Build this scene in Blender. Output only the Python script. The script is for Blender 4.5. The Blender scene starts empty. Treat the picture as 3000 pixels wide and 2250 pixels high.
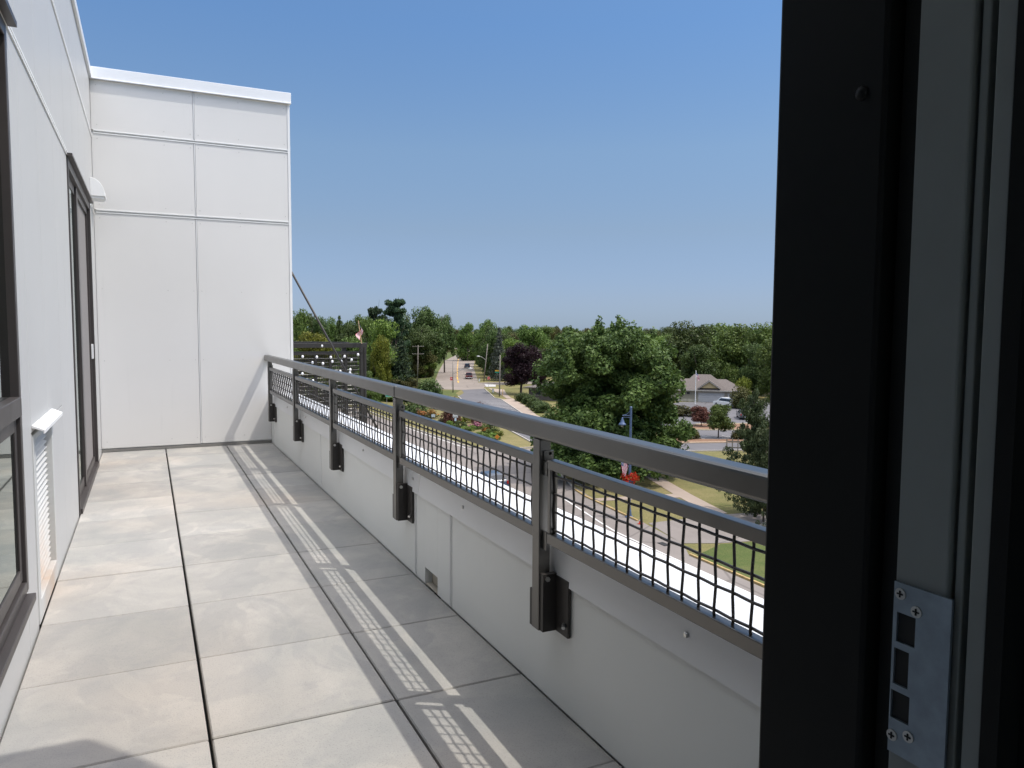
import bpy, bmesh, math, random
import numpy as np
from mathutils import Matrix, Vector

# ------------------------------------------------------------------ camera, world, sun
SC = bpy.context.scene
COL = SC.collection
EYE = 1.2338                       # camera height above the balcony floor
YAW, PITCH, ROLL = math.radians(25.6933), math.radians(4.1533), math.radians(-.3362)
fwd = np.array([math.sin(YAW)*math.cos(PITCH), math.cos(YAW)*math.cos(PITCH), -math.sin(PITCH)])
_r = np.array([math.cos(YAW), -math.sin(YAW), 0.0]); _d = np.cross(fwd, _r)
cr = _r*math.cos(ROLL)+_d*math.sin(ROLL); cd = -_r*math.sin(ROLL)+_d*math.cos(ROLL)
cam = bpy.data.cameras.new('camera'); cam.sensor_fit = 'HORIZONTAL'; cam.sensor_width = 36.0
cam.lens = 2218.92*36/3000; cam.clip_start = .05; cam.clip_end = 6000
co = bpy.data.objects.new('camera', cam); COL.objects.link(co)
co.matrix_world = Matrix(((cr[0], -cd[0], -fwd[0], 0), (cr[1], -cd[1], -fwd[1], 0), (cr[2], -cd[2], -fwd[2], EYE), (0, 0, 0, 1)))
SC.camera = co

SUN = Vector((.475, -.29, 1.0)).normalized()      # towards the sun
ELEV = math.asin(SUN.z); AZ = math.atan2(SUN.x, SUN.y)
W = bpy.data.worlds.new('World'); SC.world = W; W.use_nodes = True
wn = W.node_tree; bg = wn.nodes['Background']
sky = wn.nodes.new('ShaderNodeTexSky'); sky.sky_type = 'NISHITA'; sky.sun_disc = False
sky.sun_elevation = ELEV; sky.sun_rotation = AZ; sky.altitude = 300; sky.air_density = 1.0; sky.dust_density = .1; sky.ozone_density = 1.2
# tints the low sky pale blue; unseen high sky boosted warm to brighten shade
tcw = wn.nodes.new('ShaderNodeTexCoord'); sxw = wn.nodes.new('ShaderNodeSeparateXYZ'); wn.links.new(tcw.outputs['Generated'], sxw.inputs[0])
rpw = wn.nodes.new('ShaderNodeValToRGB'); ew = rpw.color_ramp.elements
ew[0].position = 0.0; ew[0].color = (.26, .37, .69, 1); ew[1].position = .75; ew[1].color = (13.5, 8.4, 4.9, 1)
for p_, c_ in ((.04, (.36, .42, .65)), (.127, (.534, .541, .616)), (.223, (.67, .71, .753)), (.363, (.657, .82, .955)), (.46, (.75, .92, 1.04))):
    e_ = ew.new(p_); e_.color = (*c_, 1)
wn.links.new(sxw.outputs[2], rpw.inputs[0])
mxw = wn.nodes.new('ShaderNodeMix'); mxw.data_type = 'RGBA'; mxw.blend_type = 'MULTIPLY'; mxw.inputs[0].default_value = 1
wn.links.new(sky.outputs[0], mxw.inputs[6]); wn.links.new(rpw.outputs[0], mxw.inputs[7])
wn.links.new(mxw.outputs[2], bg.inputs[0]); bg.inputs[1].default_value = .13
sl = bpy.data.lights.new('sun', 'SUN'); sl.energy = 2.45; sl.angle = math.radians(.53); sl.color = (1, .95, .87)
so = bpy.data.objects.new('sun', sl); COL.objects.link(so); so.rotation_euler = SUN.to_track_quat('Z', 'Y').to_euler()
SC.view_settings.view_transform = 'Standard'; SC.view_settings.look = 'None'; SC.view_settings.gamma = 1
SC.view_settings.exposure = .25
SC.cycles.caustics_reflective = False; SC.cycles.max_bounces = 8; SC.cycles.diffuse_bounces = 4; SC.cycles.transparent_max_bounces = 8

GZ = EYE-14.0                      # level of the street
PI = math.pi
random.seed(4)

# ------------------------------------------------------------------ helpers
def tag(o, label=None, cat=None, group=None, kind=None):
    if label: o['label'] = label
    if cat: o['category'] = cat
    if group: o['group'] = group
    if kind: o['kind'] = kind
    return o

def thing(name, loc, label, cat, rz=0, group=None):
    o = bpy.data.objects.new(name, None); COL.objects.link(o); o.empty_display_size = .2
    o.location = loc; o.rotation_euler = (0, 0, rz)
    return tag(o, label, cat, group)

def copy_tree(o, parent=None):
    c = o.copy(); COL.objects.link(c)
    if parent is not None: c.parent = parent
    for ch in list(o.children): copy_tree(ch, c)
    return c

class MB:
    """collects boxes, tubes and prisms for ONE mesh object"""
    def __init__(s): s.v = []; s.f = []; s.m = []; s.mi = 0
    def _add(s, v, f):
        o = len(s.v); s.v += [tuple(p) for p in v]; s.f += [tuple(i+o for i in q) for q in f]; s.m += [s.mi]*len(f)
        return s
    def box(s, x0, x1, y0, y1, z0, z1):
        v = [(x0,y0,z0),(x1,y0,z0),(x1,y1,z0),(x0,y1,z0),(x0,y0,z1),(x1,y0,z1),(x1,y1,z1),(x0,y1,z1)]
        return s._add(v, [(0,3,2,1),(4,5,6,7),(0,1,5,4),(1,2,6,5),(2,3,7,6),(3,0,4,7)])
    def prism(s, poly, a, b, axis='z'):
        n = len(poly)
        def P(p, h):
            return (p[0],p[1],h) if axis == 'z' else ((p[0],h,p[1]) if axis == 'y' else (h,p[0],p[1]))
        v = [P(p, a) for p in poly]+[P(p, b) for p in poly]
        f = [tuple(range(n))[::-1], tuple(range(n, 2*n))]+[(i,(i+1)%n,(i+1)%n+n,i+n) for i in range(n)]
        return s._add(v, f)
    def sheet(s, poly, z): return s._add([(p[0],p[1],z) for p in poly], [tuple(range(len(poly)))])
    def quad(s, *p): return s._add(p, [tuple(range(len(p)))])
    def path(s, pts, r, n=6, caps=True):
        pts = [Vector(p) for p in pts]; k = len(pts)
        rr = r if isinstance(r, (list, tuple)) else [r]*k
        v = []; up = None
        for i, p in enumerate(pts):
            t = (pts[min(i+1,k-1)]-pts[max(i-1,0)]).normalized()
            if up is None:
                up = Vector((0,0,1)) if abs(t.z) < .9 else Vector((1,0,0))
            a = t.cross(up).normalized(); b = a.cross(t).normalized(); up = b
            for j in range(n):
                q = 2*PI*j/n; v.append(p+(a*math.cos(q)+b*math.sin(q))*rr[i])
        f = [(i*n+j, i*n+(j+1)%n, (i+1)*n+(j+1)%n, (i+1)*n+j) for i in range(k-1) for j in range(n)]
        if caps: f += [tuple(range(n))[::-1], tuple(range((k-1)*n, k*n))]
        return s._add(v, f)
    def lathe(s, prof, c, n=16):
        v = []; k = len(prof)
        for r, z in prof:
            for j in range(n): q = 2*PI*j/n; v.append((c[0]+r*math.cos(q), c[1]+r*math.sin(q), c[2]+z))
        f = [(i*n+j, i*n+(j+1)%n, (i+1)*n+(j+1)%n, (i+1)*n+j) for i in range(k-1) for j in range(n)]
        f += [tuple(range(n))[::-1], tuple(range((k-1)*n, k*n))]
        return s._add(v, f)
    def obj(s, name, mats, parent=None, bevel=0, smooth=False, segs=2):
        me = bpy.data.meshes.new(name); me.from_pydata(s.v, [], s.f); me.update()
        bm = bmesh.new(); bm.from_mesh(me); bmesh.ops.recalc_face_normals(bm, faces=bm.faces); bm.to_mesh(me); bm.free()
        for m in (mats if isinstance(mats, (list, tuple)) else [mats]): me.materials.append(m)
        if max(s.m or [0]): me.polygons.foreach_set('material_index', s.m)
        if smooth: me.polygons.foreach_set('use_smooth', [True]*len(me.polygons))
        o = bpy.data.objects.new(name, me); COL.objects.link(o)
        if parent is not None: o.parent = parent
        if bevel:
            b = o.modifiers.new('bevel', 'BEVEL'); b.width = bevel; b.segments = segs; b.limit_method = 'ANGLE'
        return o

def text(name, body, size, mat, parent, loc, rot, extrude=.003, align='CENTER'):
    c = bpy.data.curves.new(name, 'FONT'); c.body = body; c.size = size; c.extrude = extrude; c.align_x = align; c.align_y = 'CENTER'
    c.materials.append(mat); o = bpy.data.objects.new(name, c); COL.objects.link(o); o.parent = parent
    o.location = loc; o.rotation_euler = rot
    me = bpy.data.meshes.new_from_object(o); me.name = name; me.materials.clear(); me.materials.append(mat)
    q = bpy.data.objects.new(name, me); COL.objects.link(q); q.parent = parent; q.location = loc; q.rotation_euler = rot
    bpy.data.objects.remove(o); return q

# a point of the photograph (in 2212-wide pixels) at a given depth in front of the camera
def at(px, py, depth):
    u = (px*1.35624-1500)/2218.92; v = (py*1.35624-1125)/2218.92
    w = cr*u+cd*v+fwd
    return np.array([0, 0, EYE])+w*depth

# ------------------------------------------------------------------ materials
class NT:
    def __init__(s, name):
        s.m = bpy.data.materials.new(name); s.m.use_nodes = True; s.t = s.m.node_tree; s.b = s.t.nodes['Principled BSDF']; s.o = s.t.nodes['Material Output']
    def n(s, typ, **kw):
        o = s.t.nodes.new(typ)
        for k, v in kw.items():
            if k in o.inputs.keys(): o.inputs[k].default_value = v
            else: setattr(o, k, v)
        return o
    def l(s, a, b): s.t.links.new(a, b)
    def coord(s, which='Object', scale=None):
        c = s.n('ShaderNodeTexCoord'); out = c.outputs[which]
        if scale:
            m = s.n('ShaderNodeMapping'); m.inputs['Scale'].default_value = scale; s.l(out, m.inputs[0]); out = m.outputs[0]
        return out
    def noise(s, vec, scale, detail=4, rough=.55, dist=0):
        o = s.n('ShaderNodeTexNoise', Scale=scale, Detail=detail, Roughness=rough, Distortion=dist); s.l(vec, o.inputs['Vector']); return o.outputs['Fac']
    def ramp(s, fac, stops):
        r = s.n('ShaderNodeValToRGB'); e = r.color_ramp.elements
        while len(e) < len(stops): e.new(.5)
        for i, (p, c) in enumerate(stops):
            e[i].position = p; e[i].color = (c, c, c, 1) if not isinstance(c, tuple) else (*c, 1)
        s.l(fac, r.inputs[0]); return r.outputs[0]
    def mix(s, fac, a, b, typ='MIX'):
        m = s.n('ShaderNodeMix', data_type='RGBA', blend_type=typ)
        for k, x in ((0, fac), (6, a), (7, b)):
            if isinstance(x, (int, float)): m.inputs[k].default_value = x
            elif isinstance(x, tuple): m.inputs[k].default_value = (*x, 1)
            else: s.l(x, m.inputs[k])
        return m.outputs[2]
    def math(s, op, a, b=None):
        m = s.n('ShaderNodeMath', operation=op)
        for i, x in enumerate((a, b)):
            if x is None: continue
            if isinstance(x, (int, float)): m.inputs[i].default_value = x
            else: s.l(x, m.inputs[i])
        return m.outputs[0]
    def island(s): return s.n('ShaderNodeNewGeometry').outputs['Random Per Island']
    def orand(s): return s.n('ShaderNodeObjectInfo').outputs['Random']
    def bump(s, h, strength, dist=.01):
        b = s.n('ShaderNodeBump', Strength=strength, Distance=dist); s.l(h, b.inputs['Height']); s.l(b.outputs[0], s.b.inputs['Normal'])
    def set(s, color=None, rough=None, metal=None, spec=None):
        if color is not None:
            if isinstance(color, tuple): s.b.inputs['Base Color'].default_value = (*color, 1)
            else: s.l(color, s.b.inputs['Base Color'])
        if rough is not None:
            if isinstance(rough, (int, float)): s.b.inputs['Roughness'].default_value = rough
            else: s.l(rough, s.b.inputs['Roughness'])
        if metal is not None: s.b.inputs['Metallic'].default_value = metal
        if spec is not None: s.b.inputs['Specular IOR Level'].default_value = spec
        return s

def plain(name, c, rough=.6, metal=0, var=.12, scale=6, spec=.5):
    t = NT(name); v = t.coord('Object'); f = t.noise(v, scale, 5)
    lo = tuple(x*(1-var) for x in c); hi = tuple(min(1, x*(1+var)) for x in c)
    t.set(t.ramp(f, [(.3, lo), (.7, hi)]), rough, metal, spec); return t.m

def panel_mat(name, c):
    t = NT(name); v = t.coord('Object')
    big = t.noise(v, .9, 4, .6); fine = t.noise(v, 160, 2)
    streak = t.noise(t.coord('Object', (5, 5, .35)), 3.0, 4, .6)
    col = t.ramp(big, [(.3, tuple(x*.955 for x in c)), (.75, c)])
    col = t.mix(t.ramp(streak, [(.62, 0.0), (.8, .35)]), col, tuple(x*.86 for x in c))
    t.set(col, .42, 0, .4); t.bump(fine, .05, .001); return t.m

M = {}
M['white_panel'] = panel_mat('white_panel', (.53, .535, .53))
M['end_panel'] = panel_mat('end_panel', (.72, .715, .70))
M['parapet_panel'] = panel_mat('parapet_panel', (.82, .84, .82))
M['white_trim'] = plain('white_trim', (.80, .81, .81), .4, 0, .02)
M['coping_metal'] = plain('coping_metal', (.80, .82, .84), .35, 0, .03, 2)

def bronze(name, c, rough=.38, metal=.55):
    t = NT(name); v = t.coord('Object'); f = t.noise(v, 9, 5); g = t.noise(v, 420, 2)
    t.set(t.ramp(f, [(.3, tuple(x*.94 for x in c)), (.7, tuple(x*1.05 for x in c))]), t.ramp(f, [(.3, rough-.02), (.7, rough+.04)]), metal)
    return t.m
M['bronze'] = bronze('dark_bronze_metal', (.15, .146, .138), .31, .9)
M['bronze_dark'] = bronze('bracket_metal', (.05, .046, .043), .45, .4)
M['wire'] = bronze('wire_metal', (.05, .045, .042), .45, .3)
M['frame'] = bronze('window_frame_metal', (.07, .062, .06), .4, .3)
M['jamb_dark'] = bronze('door_frame_metal', (.012, .013, .013), .5, .1)
M['jamb_dark'].node_tree.nodes['Principled BSDF'].inputs['Specular IOR Level'].default_value = .15
M['jamb_grey'] = plain('jamb_aluminium', (.25, .275, .275), .55, .1, .06, 14)
M['steel'] = plain('zinc_steel', (.29, .35, .41), .38, .75, .14, 60)
M['bolt'] = plain('bolt_steel', (.6, .6, .58), .3, .9, .05)
M['black'] = plain('black_rubber', (.012, .012, .012), .7)
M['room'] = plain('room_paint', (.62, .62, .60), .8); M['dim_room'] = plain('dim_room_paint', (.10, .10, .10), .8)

t = NT('paver_concrete'); v = t.coord('Object')
isl = t.island(); big = t.noise(v, 1.7, 5, .62, .8); mid = t.noise(v, 7, 5, .65, .4); fine = t.noise(v, 190, 3, .7); tan = t.noise(t.coord('Object', (1, .8, 1)), .62, 3, .5, .5)
patch = t.noise(t.coord('Object', (1.25, 1.0, 1)), 1.5, 5, .55, 1.6)
col = t.ramp(big, [(.28, (.315, .32, .305)), (.5, (.385, .375, .35)), (.68, (.47, .45, .415))])
col = t.mix(t.ramp(patch, [(.50, 0.0), (.54, .42)]), col, (.295, .30, .295))
col = t.mix(t.ramp(tan, [(.5, 0.0), (.68, .6)]), col, (.50, .425, .35))
col = t.mix(t.ramp(mid, [(.5, 0.0), (.72, .5)]), col, (.30, .30, .295))
shade = t.ramp(isl, [(0, .86), (1, 1.06)]); col = t.mix(1.0, col, shade, 'MULTIPLY')
col = t.mix(t.ramp(fine, [(.3, .55), (.46, 0.0)]), col, (.2, .2, .2))
t.set(col, .85, 0, .3); t.bump(fine, .35, .002); M['paver'] = t.m
M['gap'] = plain('drainage_dark', (.03, .03, .028), .9)

def glass_mat(name, tint=(.55, .62, .6)):
    t = NT(name); g = t.n('ShaderNodeBsdfGlossy', Roughness=.02); g.inputs['Color'].default_value = (.85, .92, .9, 1)
    tr = t.n('ShaderNodeBsdfTransparent'); tr.inputs['Color'].default_value = (*tint, 1)
    fr = t.n('ShaderNodeFresnel', IOR=2.3); f = t.math('ADD', fr.outputs[0], .10)
    mx = t.n('ShaderNodeMixShader'); t.l(f, mx.inputs[0]); t.l(tr.outputs[0], mx.inputs[1]); t.l(g.outputs[0], mx.inputs[2]); t.l(mx.outputs[0], t.o.inputs[0]); return t.m
M['glass'] = glass_mat('window_glass', (.28, .34, .33))
M['screen'] = plain('insect_screen', (.25, .235, .23), .85, 0, .05, 40)
t = NT('car_glass'); t.set((.02, .025, .03), .08, 0, .6); M['car_glass'] = t.m

def ground_mat(name, cols, s1=.09, s2=.9, bump=.5):
    t = NT(name); v = t.coord('Object'); a = t.noise(v, s1, 5, .6, .3); b = t.noise(v, s2, 6, .7); c = t.noise(v, 9, 3, .7)
    col = t.mix(t.ramp(b, [(.3, 0.0), (.7, 1.0)]), t.ramp(a, [(.33, cols[0]), (.62, cols[1])]), t.ramp(a, [(.3, cols[1]), (.66, cols[2])]))
    col = t.mix(t.ramp(c, [(.35, .35), (.55, 0.0)]), col, tuple(x*.45 for x in cols[0]))
    t.set(col, .95, 0, .15); t.bump(c, bump, .06); return t.m
M['grass'] = ground_mat('lawn_grass', [(.085, .10, .030), (.175, .155, .062), (.24, .195, .095)])
M['grass_green'] = ground_mat('green_grass', [(.05, .082, .022), (.078, .105, .03), (.125, .125, .048)])
M['mulch'] = ground_mat('mulch', [(.16, .09, .06), (.22, .13, .085), (.26, .17, .11)], .3, 3)

def road_mat(name, c, crack=True):
    t = NT(name); v = t.coord('Object'); a = t.noise(v, .12, 5, .6); b = t.noise(v, 30, 3, .7); w = t.noise(t.coord('Object', (.9, .04, 1)), 1.0, 4)
    col = t.ramp(a, [(.3, tuple(x*.85 for x in c)), (.7, tuple(x*1.15 for x in c))])
    col = t.mix(t.ramp(w, [(.45, 0.0), (.75, .35)]), col, tuple(x*.7 for x in c))
    if crack:
        vo = t.n('ShaderNodeTexVoronoi', feature='DISTANCE_TO_EDGE', Scale=.11); t.l(v, vo.inputs['Vector'])
        col = t.mix(t.ramp(vo.outputs['Distance'], [(.004, .6), (.012, 0.0)]), col, tuple(x*.5 for x in c))
    col = t.mix(t.ramp(b, [(.35, .3), (.5, 0.0)]), col, tuple(x*.6 for x in c))
    t.set(col, .9, 0, .25); return t.m
M['street'] = road_mat('street_asphalt', (.215, .19, .172))
M['lot'] = road_mat('lot_asphalt', (.135, .13, .135))
M['avenue'] = road_mat('avenue_concrete', (.235, .20, .17))
M['walk'] = road_mat('walk_concrete', (.33, .265, .215), False)
M['kerb'] = plain('kerb_concrete', (.42, .38, .33), .85)
M['kerb_yellow'] = plain('kerb_yellow_paint', (.36, .25, .10), .8, 0, .3, 3)
M['line_white'] = plain('road_paint_white', (.62, .61, .58), .8, 0, .2, 8)
M['line_yellow'] = plain('road_paint_yellow', (.62, .36, .06), .8, 0, .25, 3)

def leaf_mat(name, c, var=.35, trans=.22, spec=.2):
    t = NT(name); r = t.island(); o = t.orand(); v = t.coord('Object'); big = t.noise(v, 3.2, 3)
    hi = (min(1, c[0]*(1+var)*1.25), min(1, c[1]*(1+var)), c[2]*(1+var*.6)); lo = tuple(x*(1-var) for x in c)
    col = t.ramp(r, [(0, lo), (1, hi)])
    col = t.mix(t.ramp(big, [(.35, 0.0), (.7, .55)]), col, (c[0]*1.5, c[1]*1.25, c[2]*.9))
    hs = t.n('ShaderNodeHueSaturation'); t.l(col, hs.inputs['Color'])
    t.l(t.math('ADD', t.math('MULTIPLY', o, .025), .49), hs.inputs['Hue']); t.l(t.math('ADD', t.math('MULTIPLY', o, .5), .75), hs.inputs['Value'])
    t.set(hs.outputs[0], .5, 0, spec)
    tr = t.n('ShaderNodeBsdfTranslucent'); t.l(hs.outputs[0], tr.inputs['Color'])
    mx = t.n('ShaderNodeMixShader'); mx.inputs[0].default_value = trans
    t.l(t.b.outputs[0], mx.inputs[1]); t.l(tr.outputs[0], mx.inputs[2]); t.l(mx.outputs[0], t.o.inputs[0]); return t.m
LEAF = {
 'maple': leaf_mat('maple_leaves', (0.070, 0.122, 0.036)), 'dark': leaf_mat('dark_leaves', (0.058, 0.099, 0.032)), 'mid': leaf_mat('mid_leaves', (0.082, 0.142, 0.036)),
 'light': leaf_mat('light_leaves', (0.111, 0.189, 0.039)), 'yellow': leaf_mat('yellow_leaves', (.125, .16, .025)), 'olive': leaf_mat('olive_leaves', (.075, .085, .032)),
 'pine': leaf_mat('pine_needles', (.028, .058, .028), .3, .1), 'spruce': leaf_mat('spruce_needles', (.085, .115, .095), .3, .1), 'purple': leaf_mat('purple_leaves', (.026, .013, .018), .3),
 'plum': leaf_mat('plum_leaves', (.12, .06, .05), .3), 'juniper': leaf_mat('juniper_leaves', (.045, .068, .03), .35, .15)}
M['bark'] = plain('bark', (.09, .07, .055), .9, 0, .35, 12)
M['red_flower'] = leaf_mat('red_flowers', (.30, .007, .010), .4, .2); M['pink_flower'] = leaf_mat('pink_flowers', (.30, .13, .24), .4, .2)
M['orange_flower'] = leaf_mat('orange_flowers', (.30, .15, .04), .4, .2)

# ------------------------------------------------------------------ foliage
def kites(rng, P, N, size, aspect=.55):
    n = len(P); N = N/np.linalg.norm(N, axis=1, keepdims=True)
    R = rng.normal(size=(n, 3)); T = np.cross(N, R); T /= np.linalg.norm(T, axis=1, keepdims=True)+1e-9; B = np.cross(N, T)
    s = size*rng.uniform(.65, 1.35, (n, 1))
    return np.stack([P-T*s, P+B*s*aspect-N*s*.15, P+T*s, P-B*s*aspect-N*s*.15], 1).reshape(-1, 3)

def leaf_mesh(name, V, mats, mi=None):
    n = len(V)//4; me = bpy.data.meshes.new(name)
    me.vertices.add(len(V)); me.vertices.foreach_set('co', V.astype(np.float32).ravel())
    me.loops.add(4*n); me.loops.foreach_set('vertex_index', np.arange(4*n, dtype=np.int32))
    me.polygons.add(n); me.polygons.foreach_set('loop_start', np.arange(0, 4*n, 4, dtype=np.int32))
    for m in mats: me.materials.append(m)
    if mi is not None: me.polygons.foreach_set('material_index', mi.astype(np.int32))
    me.update(calc_edges=True); return me

def unit(rng, n):
    d = rng.normal(size=(n, 3)); return d/np.linalg.norm(d, axis=1, keepdims=True)

def clump_leaves(rng, C, R, per, size, up=.35, jit=.75):
    k = len(C); d = unit(rng, k*per); rr = (.35+.65*rng.random((k*per, 1))**.5)
    Cc = np.repeat(C, per, 0); Rr = np.repeat(R, per, 0)
    P = Cc+d*rr*Rr; N = d+rng.normal(size=d.shape)*jit+np.array([0, 0, up])
    return kites(rng, P, N, size)

def broad_crown(seed, clumps=70, per=110, leaf=.03, low=.12, lz=.62, ls=.22, nl=9, rc=(.09, .17), top=.62):
    """a broadleaf crown normalised to width 1, height 1 (base at z 0)"""
    rng = np.random.default_rng(seed)
    # a few big limbs, each carrying its own heap of clumps
    L = nl; ld = unit(rng, L); ld[:, 2] = np.linspace(-1, .8, L)[rng.permutation(L)]
    lobes = [np.array([0, 0, lz])+np.array([.25, .25, ls])*x for x in ld]+[np.array([0, 0, .8])]
    C = []; R = []
    for i in range(clumps):
        b = lobes[i % len(lobes)]; d = unit(rng, 1)[0]
        p = b+d*np.array([.21, .21, .16])*(rng.random()**.4)
        r = math.hypot(p[0], p[1])
        zc = top; lim = .5*math.sqrt(max(.02, 1-((p[2]-zc)/(1.02-zc if p[2] > zc else zc-low+.12))**2))
        if r > lim-.05: p[:2] *= max(.05, lim-.05)/r
        p[2] = min(max(p[2], low+.06), .93)
        q = rng.uniform(*rc); C.append(p); R.append([q, q, q*.75])
    return clump_leaves(rng, np.array(C), np.array(R), per, leaf)

def cone_crown(seed, tiers=15, per=330, leaf=.024, low=.06, droop=.25):
    rng = np.random.default_rng(seed); P = []; N = []
    for i in range(tiers):
        f = i/(tiers-1); z = low+(.95-low)*f; rad = .5*(1-f)**.85+.03
        nb = max(5, int(11*(1-f)+4)); ang = rng.uniform(0, 2*PI)
        for j in range(nb):
            a = ang+2*PI*j/nb+rng.normal()*.15; ln = rad*rng.uniform(.72, 1.12); m = int(per*(.35+.65*(1-f))/nb*2)
            s = rng.random(m)**.7; w = .11*(1-.6*s)*ln+.012
            x = np.stack([np.cos(a)*s*ln, np.sin(a)*s*ln, z-droop*.25*s*ln+.02*(1-s)], 1)+rng.normal(size=(m, 3))*w[:, None]*np.array([1, 1, .45])
            P.append(x); N.append(rng.normal(size=(m, 3))*.6+np.array([np.cos(a)*.4, np.sin(a)*.4, .8]))
    return kites(rng, np.concatenate(P), np.concatenate(N), leaf, .45)

def pine_crown(seed, leaf=.03):
    rng = np.random.default_rng(seed); C = []; R = []
    for i in range(34):
        f = rng.random(); z = .34+.62*f; rad = (.5-.27*f)*rng.uniform(.45, 1.1); a = rng.uniform(0, 2*PI)
        for k in range(3):
            s = (k+1.2)/3.4; C.append([math.cos(a)*rad*s*1.1, math.sin(a)*rad*s*1.1, z+.04*s]); q = rng.uniform(.09, .15); R.append([q, q, q*.3])
    C.append([0, 0, .95]); R.append([.07, .07, .05])
    return clump_leaves(rng, np.array(C), np.array(R), 150, leaf*.7, .7)

def bush_crown(seed, clumps=30, per=150, leaf=.032):
    rng = np.random.default_rng(seed); C = []; R = []
    for i in range(clumps):
        d = unit(rng, 1)[0]; d[2] = abs(d[2]); p = d*np.array([.36, .36, .62])*rng.random()**.35; p[2] += .12
        q = rng.uniform(.12, .2); C.append(p); R.append([q, q, q*1.15])
    return clump_leaves(rng, np.array(C), np.array(R), per, leaf)

def trunk_mesh(seed, h=.55, r=.03, limbs=7):
    rnd = random.Random(seed); mb = MB(); top = Vector((rnd.uniform(-.03, .03), rnd.uniform(-.03, .03), h))
    mb.path([(0, 0, -.01), (0, 0, .02), top*.4, top], [r*1.5, r*1.1, r*.9, r*.45], 9)
    for i in range(limbs):
        a = rnd.uniform(0, 2*PI); z = h*rnd.uniform(.4, 1.0); b = top*(z/h); ln = rnd.uniform(.22, .38)
        ln = ln*(.55 if h == .5 else 1); mb.path([b, b+Vector((math.cos(a)*ln*.5, math.sin(a)*ln*.5, ln*.35)), b+Vector((math.cos(a)*ln, math.sin(a)*ln, ln*.95))], [r*.5, r*.32, r*.1], 6)
    me = bpy.data.meshes.new('trunk'); me.from_pydata(mb.v, [], mb.f); me.materials.append(M['bark'])
    me.polygons.foreach_set('use_smooth', [True]*len(me.polygons)); return me

def shoots(seed, V, n, leaf, ln=.05):
    """upright leafy shoots standing out of the hull of a crown"""
    rng = np.random.default_rng(seed); P = V.reshape(-1, 4, 3)[:, 0]; d = P-np.array([0, 0, .45]); rad = np.linalg.norm(d*np.array([1, 1, .9]), axis=1)
    sel = P[rng.choice(len(P), n, p=(rad**6)/(rad**6).sum())]; d = sel-np.array([0, 0, .4]); d /= np.linalg.norm(d, axis=1, keepdims=True)
    C = sel+d*.012+np.array([0, 0, .012]); q = rng.uniform(.55, 1.2, (n, 1))*ln
    return np.concatenate([V, clump_leaves(rng, C, np.concatenate([q*.36, q*.36, q], 1), 34, leaf, .5)])
def taper(V):
    z = V[:, 2]; V = V.copy(); k = 1.08-.42*np.clip((z-.5)/.5, 0, 1)**1.2
    V[:, 0] *= k; V[:, 1] *= k; return V
def juniper_crown(seed, leaf=.013):
    rng = np.random.default_rng(seed); C = []; R = []
    for i in range(95):
        f = rng.random(); z = .06+.88*f; rad = (.5-.36*f**1.3)*rng.uniform(.45, 1.15); a = rng.uniform(0, 2*PI)
        for k in range(3):
            s = (k+1)/3; C.append([math.cos(a)*rad*s, math.sin(a)*rad*s, z+.05*s*s]); q = rng.uniform(.045, .075); R.append([q, q, q*.6])
    return clump_leaves(rng, np.array(C), np.array(R), 90, leaf, .5)
CROWN = {'juniper': [leaf_mesh('crown', juniper_crown(71), [LEAF['juniper']]), leaf_mesh('crown', juniper_crown(72), [LEAF['juniper']])],
         'broad': [leaf_mesh('crown', broad_crown(s, 84, 190, .018, .1, .58, .26), [LEAF['mid']]) for s in (1, 2, 3, 4, 5)],
         'low': [leaf_mesh('crown', broad_crown(s, 96, 180, .019, -.06, .42, .36, top=.46), [LEAF['mid']]) for s in (11, 12, 13)],
         'cone': [leaf_mesh('crown', cone_crown(s), [LEAF['spruce']]) for s in (21, 22)],
         'pine': [leaf_mesh('crown', pine_crown(s), [LEAF['pine']]) for s in (31, 32)],
         'bush': [leaf_mesh('crown', bush_crown(s), [LEAF['mid']]) for s in (41, 42, 43)],
         'small': [leaf_mesh('crown', broad_crown(s, 50, 190, .028, .22, .6, .24, rc=(.12, .2)), [LEAF['mid']]) for s in (51, 52)],
         'maple': [leaf_mesh('crown', shoots(5, taper(broad_crown(64, 640, 240, .0105, .03, .47, .38, nl=40, rc=(.035, .075), top=.45)), 900, .0105), [LEAF['maple']])]}
TRUNK = {k: trunk_mesh(i, h, r, n) for i, (k, h, r, n) in enumerate([('broad', .62, .026, 8), ('low', .55, .024, 6), ('cone', .9, .02, 0), ('pine', .88, .02, 4), ('bush', .3, .012, 5), ('juniper', .9, .018, 0), ('small', .5, .022, 5), ('maple', .5, .036, 8)])}
_n = [0]
def tree(kind, leaf, x, y, w, h, label, cat='tree', group=None, name=None, z=GZ, var=None):
    _n[0] += 1; i = _n[0] if var is None else var
    nm = name or {'cone': 'spruce_tree', 'pine': 'pine_tree', 'bush': 'shrub'}.get(kind, 'leafy_tree')
    r = thing(nm, (x, y, z), label, cat, (i*2.4) % 6.28, group)
    me = CROWN[kind][i % len(CROWN[kind])]
    c = bpy.data.objects.new('crown', me); COL.objects.link(c); c.parent = r; c.scale = (w, w, h)
    c.material_slots[0].link = 'OBJECT'; c.material_slots[0].material = LEAF[leaf] if isinstance(leaf, str) else leaf
    tk = bpy.data.objects.new('stem' if kind == 'bush' else 'trunk', TRUNK[kind]); COL.objects.link(tk); tk.parent = r
    k = min(w, h)*(1.0 if kind != 'maple' else 1.0); tk.scale = (k, k, h)
    return r
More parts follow.
